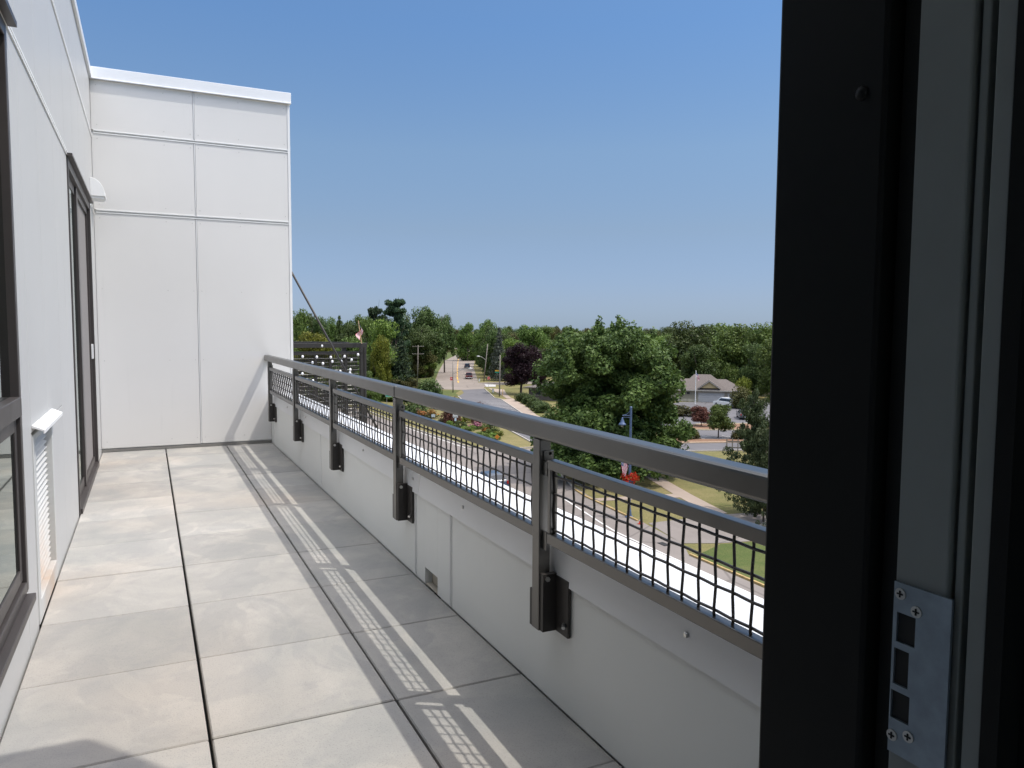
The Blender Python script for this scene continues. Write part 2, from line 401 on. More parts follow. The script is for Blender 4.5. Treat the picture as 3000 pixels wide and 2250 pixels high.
def tree_px(kind, leaf, px, top, wpx, depth, label, **kw):
    p = at(px, top, depth); tree(kind, leaf, p[0], p[1], wpx*1.35624/2218.92*depth*1.08, p[2]-GZ, label, **kw)

# ------------------------------------------------------------------ the building round the balcony
XL, XP, YW, XE = -.4326, 1.18, 8.39, 1.415
def struct(o): o['kind'] = 'structure'; return o

# floor of concrete pavers on a dark bed
fl = MB(); rnd = random.Random(2); g = .004
cols = [(XL+.002, .138), (.138, .717), (.717, XP+.006)]
for x0, x1 in cols:
    for k in range(-4, 11):
        y0 = 2.364+.61*(k-1)+rnd.uniform(-.003, .003); y1 = y0+.61
        if y0 > YW-.03 or y1 < .55: continue
        y1 = min(y1, YW-.02); dz = rnd.uniform(-.002, .0015); gl = g if x0 != .138 else .0065
        fl.box(x0+gl, x1-g, max(y0, .5)+g*.5, y1-g*.5, -.045, dz)
struct(fl.obj('balcony_floor', M['paver'], bevel=.004, segs=1))
struct(MB().box(XL-.1, XP+.1, .5, YW+.05, -.3, -.05).obj('floor_bed', M['gap']))

# left wall of the building: white panels with joints, window, louvre, sliding door
lw = thing('building_wall', (XL, 0, 0), 'long white panelled building wall with window and sliding door on the left', 'wall')
DY0, DY1, DZ = 5.63, 7.67, 2.31; WY1, WZ0, WZ1 = 3.325, .24, 2.315
def lpanel(y0, y1, z0, z1):
    z0 = z0 if z0 else -.045
    return MB().box(-.02, 0, y0+.002, y1-.002, z0+.002, z1-.002)
JY = [.5, 1.1, 1.71, 2.32, 2.93, 3.54, 4.15, 4.81, 5.52, 6.13, 6.74, 7.38, YW]
up = MB(); mid = MB(); lo = MB()
for a, b_ in zip(JY[:-1], JY[1:]):
    up._add(*(lambda q: (q.v, q.f))(lpanel(a, b_, 3.065, 3.60)))
    mid._add(*(lambda q: (q.v, q.f))(lpanel(a, b_, 2.345, 3.035)))
for a, b_, z0, z1 in [(WY1, 3.57, 0, 2.315), (3.57, 4.15, .80, 2.315), (4.15, 4.81, .80, 2.315), (4.305, 4.81, 0, .80), (4.81, 5.22, 0, 2.315), (5.22, DY0, 0, 2.315), (3.57, 3.588, 0, .80), (DY1, YW, 0, 2.315), (.5, WY1, 0, WZ0-.01), (.5, 1.0, WZ0, 2.315)]:
    lo._add(*(lambda q: (q.v, q.f))(lpanel(a, b_, z0, z1)))
mid.v += []; 
pn = MB()
for q in (up, mid, lo): pn._add(q.v, q.f)
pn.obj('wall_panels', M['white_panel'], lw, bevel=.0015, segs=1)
MB().box(-.35, -.021, .5, YW+.2, 2.33, 3.6).box(-.35, -.021, 3.335, 3.59, -.3, 2.33).box(-.35, -.08, 3.59, 4.303, -.3, .8).box(-.35, -.021, 3.59, 4.303, .8, 2.33).box(-.35, -.021, 4.303, DY0-.02, -.3, 2.33).box(-.35, -.021, DY1+.02, YW+.2, -.3, 2.33).box(-.35, -.021, .5, 3.335, -.3, WZ0-.03).box(-.35, -.021, .5, 1.0, WZ0-.03, 2.33).obj('wall_core', M['white_trim'], lw)
MB().box(-.021, .006, .5, YW, 2.315, 2.325).box(-.021, .006, .5, YW, 2.335, 2.345).box(-.021, .006, .5, YW, 3.035, 3.045).box(-.021, .006, .5, YW, 3.055, 3.065).obj('joint_trim', M['white_trim'], lw)
MB().box(-.36, .02, .5, YW+.05, 3.60, 3.66).box(.0, .022, .5, YW-.02, 3.58, 3.602).obj('coping', M['coping_metal'], lw, bevel=.004)

# window at the near end
w = thing('window', (XL, 0, 0), 'dark framed window at the near end of the left wall, cut by the photo edge', 'window')
MB().box(-.05, .004, WY1-.045, WY1-.003, WZ0, WZ1).box(-.09, .004, 1.0, 1.07, WZ0, WZ1).box(-.05, .004, 1.07, WY1-.046, WZ1-.05, WZ1).box(-.05, .004, 1.07, WY1-.046, WZ0, WZ0+.04).box(-.05, .010, 1.07, WY1-.046, .905, .975).obj('window_frame', M['frame'], w, bevel=.003)
MB().box(-.02, .035, 1.0, WY1+.02, WZ1+.002, WZ1+.022).obj('head_flashing', M['frame'], w)
MB().box(-.02, .032, 1.0, WY1-.05, WZ0-.03, WZ0-.002).obj('sill', M['frame'], w, bevel=.003)
MB().box(-.035, -.008, WY1-.10, WY1-.055, WZ0+.05, .90).box(-.035, -.008, 1.08, WY1-.101, WZ0+.05, WZ0+.10).box(-.035, -.008, 1.08, WY1-.101, .85, .90).obj('sash', M['frame'], w, bevel=.002)
MB().box(-.03, -.02, WY1-.0545, WY1-.0455, WZ0+.045, .90).box(-.03, -.02, WY1-.14, WY1-.128, WZ0+.105, .845).obj('white_gasket', M['white_trim'], w)
MB().box(-.03, -.024, 1.08, WY1-.046, .976, WZ1-.051).obj('pane', M['glass'], w); MB().box(-.018, -.013, 1.08, WY1-.102, WZ0+.101, .849).obj('pane', M['glass'], w)

# louvred vent with its hood
vt = thing('wall_vent', (XL, 0, 0), 'white louvred wall vent with rusty lower blades under a small hood', 'vent')
lb = MB()
for i in range(24):
    z = .10+i*.0275; lb._add([(-.06, 3.655, z+.026), (-.020, 3.655, z+.004), (-.020, 3.655, z), (-.06, 3.655, z+.020), (-.06, 4.255, z+.026), (-.020, 4.255, z+.004), (-.020, 4.255, z), (-.06, 4.255, z+.020)], [(0,1,2,3),(7,6,5,4),(0,4,5,1),(1,5,6,2),(2,6,7,3),(3,7,4,0)])
tl = NT('louvre_paint'); vv = tl.coord('Object'); sx = tl.n('ShaderNodeSeparateXYZ'); tl.l(vv, sx.inputs[0])
rz = tl.n('ShaderNodeMapRange'); rz.inputs['From Min'].default_value = .42; rz.inputs['From Max'].default_value = .08; tl.l(sx.outputs[2], rz.inputs[0])
ry = tl.math('SUBTRACT', 1.0, tl.math('MULTIPLY', tl.math('ABSOLUTE', tl.math('SUBTRACT', sx.outputs[1], 4.0)), 3.0))
ns = tl.noise(vv, 6, 4, .6); rust = tl.math('MULTIPLY', tl.math('MULTIPLY', rz.outputs[0], ry), tl.ramp(ns, [(.3, .2), (.7, 1.0)])); 
tl.set(tl.mix(rust, (.56, .57, .56), (.50, .34, .22)), .5); M['louvre'] = tl.m
lb.obj('louvre_blades', M['louvre'], vt)
MB().box(-.06, .004, 3.594, 3.655, .002, .79).box(-.06, .004, 4.255, 4.30, .002, .79).box(-.06, .004, 3.655, 4.255, .002, .09).box(-.06, .004, 3.655, 4.255, .765, .79).obj('vent_frame', M['louvre'], vt, bevel=.003)
MB().box(-.075, -.065, 3.64, 4.27, .05, .79).obj('back_plate', M['gap'], vt)
MB().prism([(.001, .832), (.012, .828), (.046, .812), (.046, .797), (.042, .797), (.042, .807), (.010, .820), (.001, .822)], 3.585, 4.31, 'y').obj('hood', M['white_trim'], vt)

# sliding door
dr = thing('sliding_door', (XL, 0, 0), 'tall bronze framed sliding glass door with a grey insect screen', 'door')
MB().box(-.13, .008, DY0, DY0+.035, 0, DZ).box(-.13, .012, DY1-.05, DY1, 0, DZ).box(-.13, .008, DY0+.035, DY1-.05, DZ-.06, DZ).box(-.13, .02, DY0+.035, DY1-.05, .0, .035).obj('door_frame', M['frame'], dr, bevel=.003)
MB().box(-.02, .035, DY0-.02, DY1+.03, DZ+.002, DZ+.018).obj('head_flashing', M['frame'], dr)
MB().box(-.05, -.02, DY0+.036, DY0+.08, .036, DZ-.061).box(-.05, -.008, 6.45, 6.55, .036, DZ-.061).box(-.05, -.02, DY0+.08, 6.45, .036, .11).box(-.05, -.02, DY0+.08, 6.45, DZ-.12, DZ-.061).obj('door_leaf', M['frame'], dr, bevel=.002)
MB().box(-.030, -.025, DY0+.08, 6.45, .11, DZ-.12).obj('pane', M['glass'], dr)
MB().box(-.04, -.012, 6.551, 6.60, .036, DZ-.061).box(-.04, -.012, DY1-.10, DY1-.051, .036, DZ-.061).box(-.04, -.012, 6.60, DY1-.10, .036, .09).box(-.04, -.012, 6.60, DY1-.10, DZ-.11, DZ-.061).obj('screen_frame', M['frame'], dr)
MB().box(-.03, -.026, 6.60, DY1-.10, .09, DZ-.11).obj('insect_screen', M['screen'], dr)
MB().box(-.034, .004, DY1-.08, DY1-.066, .95, 1.08).obj('handle', M['white_trim'], dr, bevel=.004)

# dim room behind the openings of the left wall
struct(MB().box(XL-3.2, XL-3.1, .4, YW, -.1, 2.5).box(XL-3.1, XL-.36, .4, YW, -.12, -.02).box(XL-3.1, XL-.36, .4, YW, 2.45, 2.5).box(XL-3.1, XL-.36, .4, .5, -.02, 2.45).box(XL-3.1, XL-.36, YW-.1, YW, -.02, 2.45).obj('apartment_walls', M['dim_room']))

# quarter-round wall lamp
wl = thing('wall_light', (XL, 7.95, 2.42), 'white quarter round wall light high up in the wall corner', 'wall light')
prof = [(0, 0), (.12, 0)]+[(.12*math.cos(a), .165*math.sin(a)) for a in [i*PI/16 for i in range(1, 9)]]
MB().prism(prof, 0, .26, 'y').obj('lamp_shade', M['white_trim'], wl, bevel=.003)
MB().box(.004, .108, .012, .248, -.016, -.002).obj('lens', M['coping_metal'], wl)

# return wall across the far end
rw = thing('end_wall', (0, YW, 0), 'tall sunlit white panel wall closing the far end of the balcony', 'wall')
ep = MB()
for (x0, x1) in ((XL, .472), (.482, XE-.025)):
    for z0, z1 in ((.035, 2.325), (2.36, 3.075), (3.11, 3.58)):
        ep.box(x0+.002, x1-.002, 0, .02, z0, z1)
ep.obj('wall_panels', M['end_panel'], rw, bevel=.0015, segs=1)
MB().box(XL-.3, XE-.004, .021, .9, -3, 3.58).obj('wall_core', M['white_trim'], rw)
tr = MB()
for z in (2.325, 3.075):
    tr.box(XL+.02, XE-.026, -.006, .02, z+.001, z+.010).box(XL+.02, XE-.026, -.006, .02, z+.0255, z+.0345)
tr.box(.473, .481, -.004, .02, .04, 2.32).box(.473, .481, -.004, .02, 2.365, 3.07).box(.473, .481, -.004, .02, 3.115, 3.575)
tr.box(XE-.025, XE, -.004, .91, -3, 3.58).obj('joint_trim', M['white_trim'], rw)
MB().box(XL-.3, XE+.012, -.028, .92, 3.582, 3.692).box(XL, XE+.012, -.036, -.02, 3.576, 3.590).obj('coping', M['coping_metal'], rw, bevel=.004)
sc = MB()
for x in (-.347, .224, .806, 1.342): sc.box(x-.007, x+.007, -.033, -.029, 3.590, 3.604)
sc.obj('screws', M['white_trim'], rw)
fs = MB()
for xx in (XL+.05, .20, .44, .515, .9, XE-.06):
    for zz in (.1, .9, 1.6, 2.28, 2.41, 3.03, 3.16, 3.53): fs.box(xx-.004, xx+.004, -.002, 0, zz-.004, zz+.004)
fs.obj('panel_fasteners', plain('fastener_grey', (.5, .5, .48), .5), rw)
MB().box(XL, XP-.01, -.010, 0, .0, .026).obj('base_flashing', plain('flashing_grey', (.26, .255, .24), .5, .4), rw)

# parapet with its white metal coping
pw = thing('parapet_wall', (XP, 0, 0), 'low white panelled parapet wall with wide white metal coping under the railing', 'wall')
pp = MB()
JP = [.5, 3.06, 3.545, 5.83, 8.27, YW]
for a, b_ in zip(JP[:-1], JP[1:]): pp.box(0, .015, a+.003, b_-.003, .004, .42) if b_ != 3.545 else pp.box(0, .015, a+.003, 3.235, .004, .42).box(0, .015, 3.41, b_-.003, .004, .42).box(0, .015, 3.235, 3.41, .085, .42)
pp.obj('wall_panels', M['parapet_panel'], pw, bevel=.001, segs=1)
MB().box(.016, .235, .5, 3.235, -.3, .522).box(.016, .235, 3.41, YW, -.3, .522).box(.016, .235, 3.235, 3.41, .082, .522).box(.1, .235, 3.235, 3.41, -.3, .082).obj('wall_core', M['parapet_panel'], pw)
sj = MB()
for y in (3.06, 3.545): sj.box(-.004, .012, y-.011, y-.005, .012, .42).box(-.004, .012, y+.005, y+.011, .012, .42)
sj.box(-.003, .012, 5.828, 5.832, .012, .42).box(-.003, .012, 8.268, 8.272, .012, .42).obj('joint_trim', M['white_trim'], pw)
cp = MB()
for a, b_ in ((.5, 3.472), (3.478, YW)): cp.prism([(-.008, .425), (-.012, .425), (-.006, .53), (.262, .530), (.262, .42), (.258, .42), (.258, .526), (-.002, .524)], a, b_, 'y')
cp.obj('coping', M['coping_metal'], pw)
MB().box(-.0095, -.006, 3.46, 3.476, .425, .528).obj('coping_seam', M['white_trim'], pw)
ps = MB()
for y in (.95, 1.44, 2.9, 3.56, 4.52, 5.45, 6.4, 7.3): ps.box(-.015, -.008, y-.006, y+.006, .484, .496)
ps.obj('screws', M['bolt'], pw, bevel=.002)
scp = MB().box(.002, .1, 3.24, 3.405, .003, .008).box(.035, .05, 3.24, 3.405, .009, .08).obj('scupper', plain('scupper_metal', (.42, .39, .33), .7), pw)
# outside of the building down to the street
struct(MB().box(-6, XP+.20, .6, YW+.9, GZ, -.3).box(-6, XE, YW+.9, 19.5, GZ, -3.35).obj('building_base', M['white_panel']))

# ------------------------------------------------------------------ railing
rl = thing('balcony_railing', (0, 0, 0), 'dark bronze balcony railing with woven wire mesh panels along the parapet', 'railing')
POST = [.62, 2.135, 3.69, 5.195, 6.655, 8.15]; HI = 1.112; HO = 1.172
def hrail(a, b_):
    return MB().box(HI, HO, a, b_, .884, .945).obj('handrail', M['bronze'], rl, bevel=.011, segs=3)
hrail(.52, POST[2]-.012); hrail(POST[2]-.008, YW-.003)
MB().box(HI+.006, HO-.006, POST[2]-.0119, POST[2]-.0081, .889, .94).obj('handrail_joint', M['black'], rl)
for i, y in enumerate(POST):
    p = MB().box(1.115, 1.156, y-.024, y+.024, .26, .8835).obj('post', M['bronze'], rl, bevel=.003)
    MB().box(1.12, 1.171, y-.045, y-.0245, .262, .45).box(1.1165, 1.13, y+.0245, y+.04, .262, .385).obj('bracket_web', M['bronze_dark'], p)
    MB().box(1.166, 1.1775, y-.125, y-.046, .262, .445).box(1.171, 1.1775, y-.046, y+.06, .262, .43).obj('wall_flange', M['bronze_dark'], p, bevel=.002)
    for q0, q1, rr in (((1.135, y-.052, .435), (1.135, y-.045, .435), .008), ((1.150, y-.125, .30), (1.166, y-.1, .30), .006), ((1.150, y-.03, .838), (1.150, y-.024, .838), .006)):
        MB().path([q0, q1], rr, 6).obj('bolt', M['bolt'], p)
    MB().box(1.128, 1.162, y-.056, y-.0245, .815, .819).obj('clip', M['bronze'], p); MB().box(1.128, 1.162, y-.030, y-.0246, .8195, .848).obj('clip', M['bronze'], p)
    MB().box(1.126, 1.132, y-.052, y-.0245, .77, .814).obj('clip', M['bronze'], p); MB().box(1.126, 1.132, y-.052, y-.0245, .53, .59).obj('clip', M['bronze'], p)
for i in range(len(POST)-1):
    a, b_ = POST[i]+.029, POST[i+1]-.062
    if i == len(POST)-2: b_ = POST[i+1]-.05
    pn = MB().box(1.122, 1.152, a, b_, .795, .826).box(1.122, 1.152, a, b_, .557, .591).box(1.124, 1.150, a, a+.018, .591, .795).box(1.124, 1.150, b_-.018, b_, .591, .795).obj('infill_panel', M['bronze'], rl, bevel=.0025)
    m = MB(); sp = .0575; zs = [.604+.0575*k for k in range(4)]
    n = int((b_-a-.03)/sp); off = (b_-a-n*sp)/2; xc = 1.138; A = .0015; r = .0036
    for k in range(n+1):
        y = a+off+k*sp; s = 1 if k % 2 else -1
        if not a+.02 < y < b_-.02: continue
        pts = [(xc, y, .589)]
        for j, z in enumerate(zs): pts += [(xc+A*s*(1 if j % 2 else -1), y+.0006*s, z-.008), (xc+A*s*(1 if j % 2 else -1), y+.0006*s, z+.008)]
        m.path(pts+[(xc, y, .797)], r, 6, False)
    for j, z in enumerate(zs):
        pts = [(xc, a+.015, z)]
        for k in range(n+1):
            y = a+off+k*sp; s = -1 if k % 2 else 1; q = A*s*(1 if j % 2 else -1)
            pts += [(xc+q, y-.008, z), (xc+q, y+.008, z)]
        m.path(pts+[(xc, b_-.015, z)], r, 6, False)
    m.obj('wire_mesh', M['wire'], pn, smooth=True)

# ------------------------------------------------------------------ doorway the camera looks through
dj = thing('door_jamb', (.49, .4, 0), 'dark metal door jamb with grey reveal close on the right edge', 'door frame')
MB().box(-.004, .12, -.010, .095, 0, 2.15).obj('outer_frame', M['jamb_dark'], dj, bevel=.003)
MB().box(.014, .10, -.032, -.0105, 0, 2.15).obj('weather_strip', M['black'], dj)
MB().box(0, .10, -.0715, -.0325, 0, 2.15).box(.003, .10, -.081, -.075, 0, 2.15).box(.0, .10, -.100, -.087, 0, 2.15).box(.012, .1, -.0749, -.0716, 0, 2.15).box(.010, .1, -.0869, -.0811, 0, 2.15).obj('reveal', M['jamb_grey'], dj, bevel=.0012)
MB().lathe([(.0001, 0), (.0055, .0), (.0055, .0006), (.003, .0022), (.0001, .0026)], (0, 0, 0), 12).obj('rivet', M['jamb_dark'], dj, smooth=True)
MB().box(-.002, .12, -.112, -.1005, 0, 2.15).box(.02, .12, -.2, -.1121, 0, 2.15).obj('shade_strip', M['jamb_dark'], dj)  # dark boxes stand in for shade on the interior wall beside the jamb
rv = [o for o in dj.children if o.name.startswith('rivet')][0]; rv.rotation_euler = (0, -PI/2, 0); rv.location = (-.0042, .010, 1.411)
sp_ = MB()                                     # strike plate: a plate with three openings, built from strips
y0, y1, z0, z1 = -.0775, -.0335, .924, 1.052
holes = [(-.0515, -.0365, 1.008, 1.030), (-.0475, -.0355, .976, 1.003), (-.0495, -.0345, .950, .971)]
prev = z1
for ya, yb, za, zb in holes:
    sp_.box(-.0025, -.0003, y0, y1, zb, prev); sp_.box(-.0025, -.0003, y0, ya, za, zb); sp_.box(-.0025, -.0003, yb, y1, za, zb); prev = za
sp_.box(-.0025, -.0003, y0, y1, z0, prev)
skp = sp_.obj('strike_plate', M['steel'], dj)
hk = MB()
for ya, yb, za, zb in holes: hk.box(-.0005, -.0001, ya-.0004, yb+.0004, za-.0004, zb+.0004)
hk.obj('latch_openings', M['black'], skp)
for y, z in ((-.039, 1.044), (-.052, 1.035), (-.037, .937), (-.050, .942)):
    s1 = MB().path([(-.0026, y, z), (-.0034, y, z)], .0042, 16).obj('screw', M['bolt'], skp)
    MB().box(-.0040, -.00345, y-.0024, y+.0024, z-.0005, z+.0005).box(-.0041, -.00346, y-.0005, y+.0005, z-.0024, z+.0024).obj('screw_slot', M['black'], s1)

# near end of the building: wall with the doorway, room behind the camera, added shadow-casting slab over the door
nw = thing('doorway_wall', (0, 0, 0), 'shaded wall with the doorway the balcony is seen through', 'wall')
MB().box(.611, 2.5, .30, .495, -.1, 4.5).box(-.9, -.5, .30, .495, -.1, 4.5).box(-.5, .611, .30, .495, 2.16, 4.5).obj('wall_panel', M['white_panel'], nw)
struct(MB().box(-2.5, -2.4, -3.5, .28, 0, 2.6).box(1.44, 1.54, -3.5, .30, 0, 2.6).box(-2.5, -1.4, -3.6, -3.5, 0, 2.6).box(1.0, 1.54, -3.6, -3.5, 0, 2.6).box(-1.4, 1.0, -3.6, -3.5, 0, .5).box(-2.5, 1.54, -3.6, .30, 2.6, 2.7).box(-2.5, 1.54, -3.6, .45, -.12, -.002).box(-2.4, -.9, .2, .28, 0, 2.6).obj('interior_room', M['room']))  # unseen opening added in the back wall so skylight brightens the jamb
cnp = thing('shadow_slab', (0, 0, 3.0), 'unseen flat slab added over the doorway to shade the near paving', 'canopy')
MB().prism([(-.43, .5), (2.05, .5), (2.05, .58), (1.22, 1.655), (-.43, 1.67)], -.06, .0).obj('flat_slab', M['white_trim'], cnp)  # added out of view, outline cut to cast the near floor shadow

# ------------------------------------------------------------------ ground, streets, lawns
def flat(name, poly, z, mat): return struct(MB().sheet(poly, GZ+z).obj(name, mat))
big = MB(); 
for r0 in range(1):
    big.sheet([(-2500, -2500), (2500, -2500), (2500, 3500), (-2500, 3500)], GZ)
struct(big.obj('ground', M['grass']))
flat('main_street', [(6, -40), (29.6, 20), (29.9, 30.4), (30.1, 37), (31.3, 39), (32.2, 44.9), (33.2, 54), (34.5, 60), (36, 66), (40, 70.2), (46, 71.4), (46, 77.5), (41, 78.3), (36.5, 79.2), (33.9, 82), (33.2, 95), (32.9, 104), (32.4, 130), (31, 170), (10, 170)], .02, M['street'])
flat('side_road', [(46, 71.2), (55.6, 69.6), (66, 66.0), (90, 58), (120, 48), (120, 53), (66, 72.3), (60, 74.5), (52, 76.5), (46, 77.6)], .022, M['lot'])
flat('lot_road', [(41, 78.3), (46, 77.4), (58, 74.6), (50, 92), (55.2, 109.4), (63, 135.2), (63.1, 139.5), (70.6, 162), (64.5, 160.5), (62, 153), (58, 146), (52, 126), (47, 104), (42.3, 82)], .03, M['lot'])
flat('avenue', [(58, 167), (64.5, 160.4), (70.6, 162), (72.5, 166), (76, 171.5), (120, 172), (120, 178), (77.4, 181), (86, 202.4), (107, 255), (135, 320), (173, 412), (215, 520), (300, 760), (290, 760), (200, 520), (184, 452), (152, 385), (117, 311), (85.5, 233), (64.4, 179), (20, 181), (20, 170), (50, 170)], .026, M['avenue'])
flat('plaza_walk', [(66, 136.8), (62.9, 135.4), (55.1, 109.4), (52.5, 100), (54.5, 98), (56.8, 108.7), (61.5, 122)], .06, M['walk'])
flat('corner_walk', [(74, 158), (72.2, 163), (67.6, 146), (64.8, 137), (65.9, 136.9), (69, 146)], .05, M['walk'])
flat('park_walk', [(44.4, 66), (43.2, 61.3), (40.0, 51), (38.3, 44.5), (39.7, 44.3), (41.4, 50.6), (44.6, 61), (46, 65.5)], .03, M['walk'])
flat('walk_spur', [(40.2, 51.6), (33.1, 52.9), (33, 51.9), (39.9, 50.2)], .028, M['walk'])
flat('driveway', [(31.3, 39.2), (32.4, 44.4), (39, 44.2), (70, 38), (70, 33), (40, 36.8), (33.5, 38.2)], .024, M['street'])
flat('near_lawn', [(30.3, 20), (30.3, 36.6), (33.5, 38), (60, 33), (60, 10)], .012, M['grass_green'])
flat('parking_lot', [(60.5, 78.5), (66, 75.2), (90, 67.5), (140, 52), (140, 90), (104, 114), (93, 118), (86, 114), (70, 96)], .024, M['lot'])
flat('mulch_bed', [(52, 78), (58.6, 75.3), (64.5, 73.3), (88, 66), (89, 68), (66, 75.4), (60.5, 78.8), (54, 81)], .04, M['mulch'])
flat('shaded_verge', [(55, 133), (60, 153), (64, 160), (50, 165), (36, 160), (36, 132)], .012, M['grass_green'])
flat('island_lawn', [(34.2, 82.4), (36.8, 79.6), (41.6, 79.2), (42.0, 82.3), (46.6, 104), (51.7, 126), (57.6, 146), (50, 150), (33.3, 135), (33.4, 104), (33.6, 95)], .05, M['grass'])

def kerb(name, pts, mat, w=.15, h=.13, closed=False):
    mb = MB(); n = len(pts)
    P = [Vector((p[0], p[1], 0)) for p in pts]
    for i in range(n-1):
        a, b_ = P[i], P[i+1]; d = (b_-a).normalized(); s = Vector((-d.y, d.x, 0))*w/2; e = d*.04
        v = [a-e-s, b_+e-s, b_+e+s, a-e+s]
        mb.prism([(q.x, q.y) for q in v], GZ+.0, GZ+h+.002*(i % 3))
    return struct(mb.obj(name, mat))
kerb('yellow_kerb', [(30.0, 20), (30.1, 36.8)], M['kerb_yellow'])
kerb('yellow_kerb', [(32.0, 45.2), (32.7, 53.5), (33.3, 56.5)], M['kerb_yellow'])
kerb('street_kerb', [(33.3, 56.5), (34.8, 60.5), (36.3, 65.6), (40.2, 69.6), (55.7, 69.4), (66, 65.8)], M['kerb'])
kerb('island_kerb', [(33.2, 135), (33.2, 104), (33.4, 95), (34.0, 82.2), (36.7, 79.4), (38.7, 79.0), (41.7, 79.0), (42.4, 82.2), (46.9, 104), (52, 126), (57.8, 146)], M['kerb'])
kerb('lot_kerb', [(70.8, 162), (63.2, 139.5), (63.1, 135.4)], M['kerb'])
kerb('plaza_kerb', [(62.9, 135.4), (55.0, 109.4), (52.3, 100)], M['kerb'])
kerb('lot_island_kerb', [(84, 78.4), (75.3, 81.0), (70.5, 83.0), (68.5, 84.2), (68.6, 86.2), (70.2, 88.2), (74, 88.6), (84, 85)], plain('kerb_buff', (.50, .42, .27), .8), .3, .16)
kerb('mulch_kerb', [(52, 77.6), (58.6, 74.9), (64.5, 72.9), (88, 65.7)], plain('kerb_tan', (.42, .31, .21), .8), .4, .14)
flat('lot_island', [(84, 78.6), (75.3, 81.2), (70.5, 83.2), (68.8, 84.3), (70.2, 88), (74, 88.4), (84, 84.8)], .1, M['mulch'])
flat('verge', [(64.4, 179.2), (85.3, 233), (116.8, 311), (151.8, 385), (183.5, 452), (176, 455), (144, 388), (109, 314), (79, 236), (58, 182)], .01, M['grass_green'])

def stripe(pts, w, z, mat, name, dash=None):
    mb = MB()
    for i in range(len(pts)-1):
        a = Vector((*pts[i], 0)); b_ = Vector((*pts[i+1], 0)); L = (b_-a).length; d = (b_-a)/L; s = Vector((-d.y, d.x, 0))*w/2
        segs = [(0, L)] if not dash else [(k, min(k+dash[0], L)) for k in np.arange(0, L, dash[1])]
        for u0, u1 in segs: mb.sheet([tuple((a+d*u0-s)[:2]), tuple((a+d*u1-s)[:2]), tuple((a+d*u1+s)[:2]), tuple((a+d*u0+s)[:2])], GZ+z)
    return struct(mb.obj(name, mat))
stripe([(28.6, 30), (28.9, 43.3), (29.3, 45.9), (30.3, 51.5), (31.2, 56.8), (32, 61)], .14, .034, M['line_white'], 'street_edge_line')
stripe([(32.6, 104), (32.8, 95), (33.4, 81.7)], .14, .034, M['line_white'], 'street_edge_line')
stripe([(20, 20), (21.5, 170)], .12, .034, M['line_yellow'], 'street_centre_line', (3, 9))
stripe([(72.6, 183), (79, 200), (96, 243), (126, 318), (160, 396), (186, 447)], .35, .036, M['line_yellow'], 'avenue_centre_line', (7, 11))
ss = MB()
for i in range(11):
    f = i/10; ex = 62.0+(55.0-62.0)*f; ey = 133.4+(109.8-133.4)*f; sx_ = 58.4+(52.6-58.4)*f; sy_ = 134.2+(109.2-134.2)*f
    ss.sheet([(sx_, sy_-.07), (ex, ey-.07), (ex, ey+.07), (sx_, sy_+.07)], GZ+.036)
for i in range(7):
    x = 60.8+i*2.55; y = 80.6-i*.9; ss.sheet([(x, y), (x+.12, y+.05), (x+2.0-.9, y-3.2), (x+1.0, y-3.25)], GZ+.036)
struct(ss.obj('parking_lines', M['line_white']))
struct(MB().sheet([(73.6, 167.2), (75.9, 166.8), (78.6, 172.8), (77, 176.4)], GZ+.036).obj('crosswalk_ramp', plain('pale_concrete', (.42, .41, .39), .8)))
MBd = MB().box(29.85, 30.3, 39.1, 39.9, GZ+.02, GZ+.05); tag(MBd.obj('storm_drain', M['black']), 'dark storm drain grate in the gutter beside the driveway', 'drain')
# bare sunlit roof terrace of the lower neighbouring roof
struct(MB().box(-6, 6.2, 19.5, 27, -3.6, -3.3).obj('lower_terrace', plain('terrace_deck', (.42, .35, .26), .9)))

# ------------------------------------------------------------------ pergola on the lower terrace, tie rod
pg = thing('pergola', (4.5, 21, -3.3), 'dark metal pergola with slatted screens hung with bulb strings beyond the end wall', 'pergola')
PX = [(3.05, 21), (4.137, 21), (4.537, 21), (4.963, 21)]
b = MB().box(-3.2, 1.05, -.08, .08, 3.99, 4.12).obj('front_beam', M['bronze_dark'], pg, bevel=.006)
MB().prism([(-3.2, 4.4), (-3.2, 4.25), (.7, .9), (.8, 1.0)], 3.99, 4.13).obj('rear_beam', M['bronze_dark'], pg)
MB().box(-3.2, .86, -.04, .04, 3.80, 3.89).obj('cross_beam', M['bronze_dark'], pg)
for x in (-1.45, -.363, .037, .463): MB().box(x-.03, x+.03, -.05, .05, 0, 3.80).obj('post', M['bronze_dark'], pg)
MB().box(.86, .945, -.08, .08, 0, 3.99).obj('post', M['bronze_dark'], pg, bevel=.005); MB().box(.965, 1.03, -.08, .08, 0, 3.99).obj('post', M['bronze_dark'], pg, bevel=.005)
MB().box(.60, .72, 1.0, 1.12, 0, 3.99).obj('post', M['bronze_dark'], pg); MB().box(-1.9, -1.8, 3.0, 3.1, 0, 3.99).obj('post', M['bronze_dark'], pg)
for k in range(9): x = -3.1+k*.42; MB().box(x-.02, x+.02, .081, max(.3, 3.6-(k*.42)*.95), 4.0, 4.09).obj('roof_slat', M['bronze_dark'], pg)
scn = MB(); rnd = random.Random(8)
for k in range(34): z = .1+k*.109; scn.path([(-3.2, .06, z), (-1.0, .06, z-.008*rnd.random()), (.86, .06, z)], .007, 4)
scn.obj('cable_wires', M['bolt'], pg)
scb = MB()
for k in range(80): x = -3.15+k*.05; scb.box(x-.012, x+.012, .10, .115, .05, 3.8)
for k in range(24): z = .2+k*.15; scb.box(-3.2, .86, .116, .126, z-.012, z+.012)
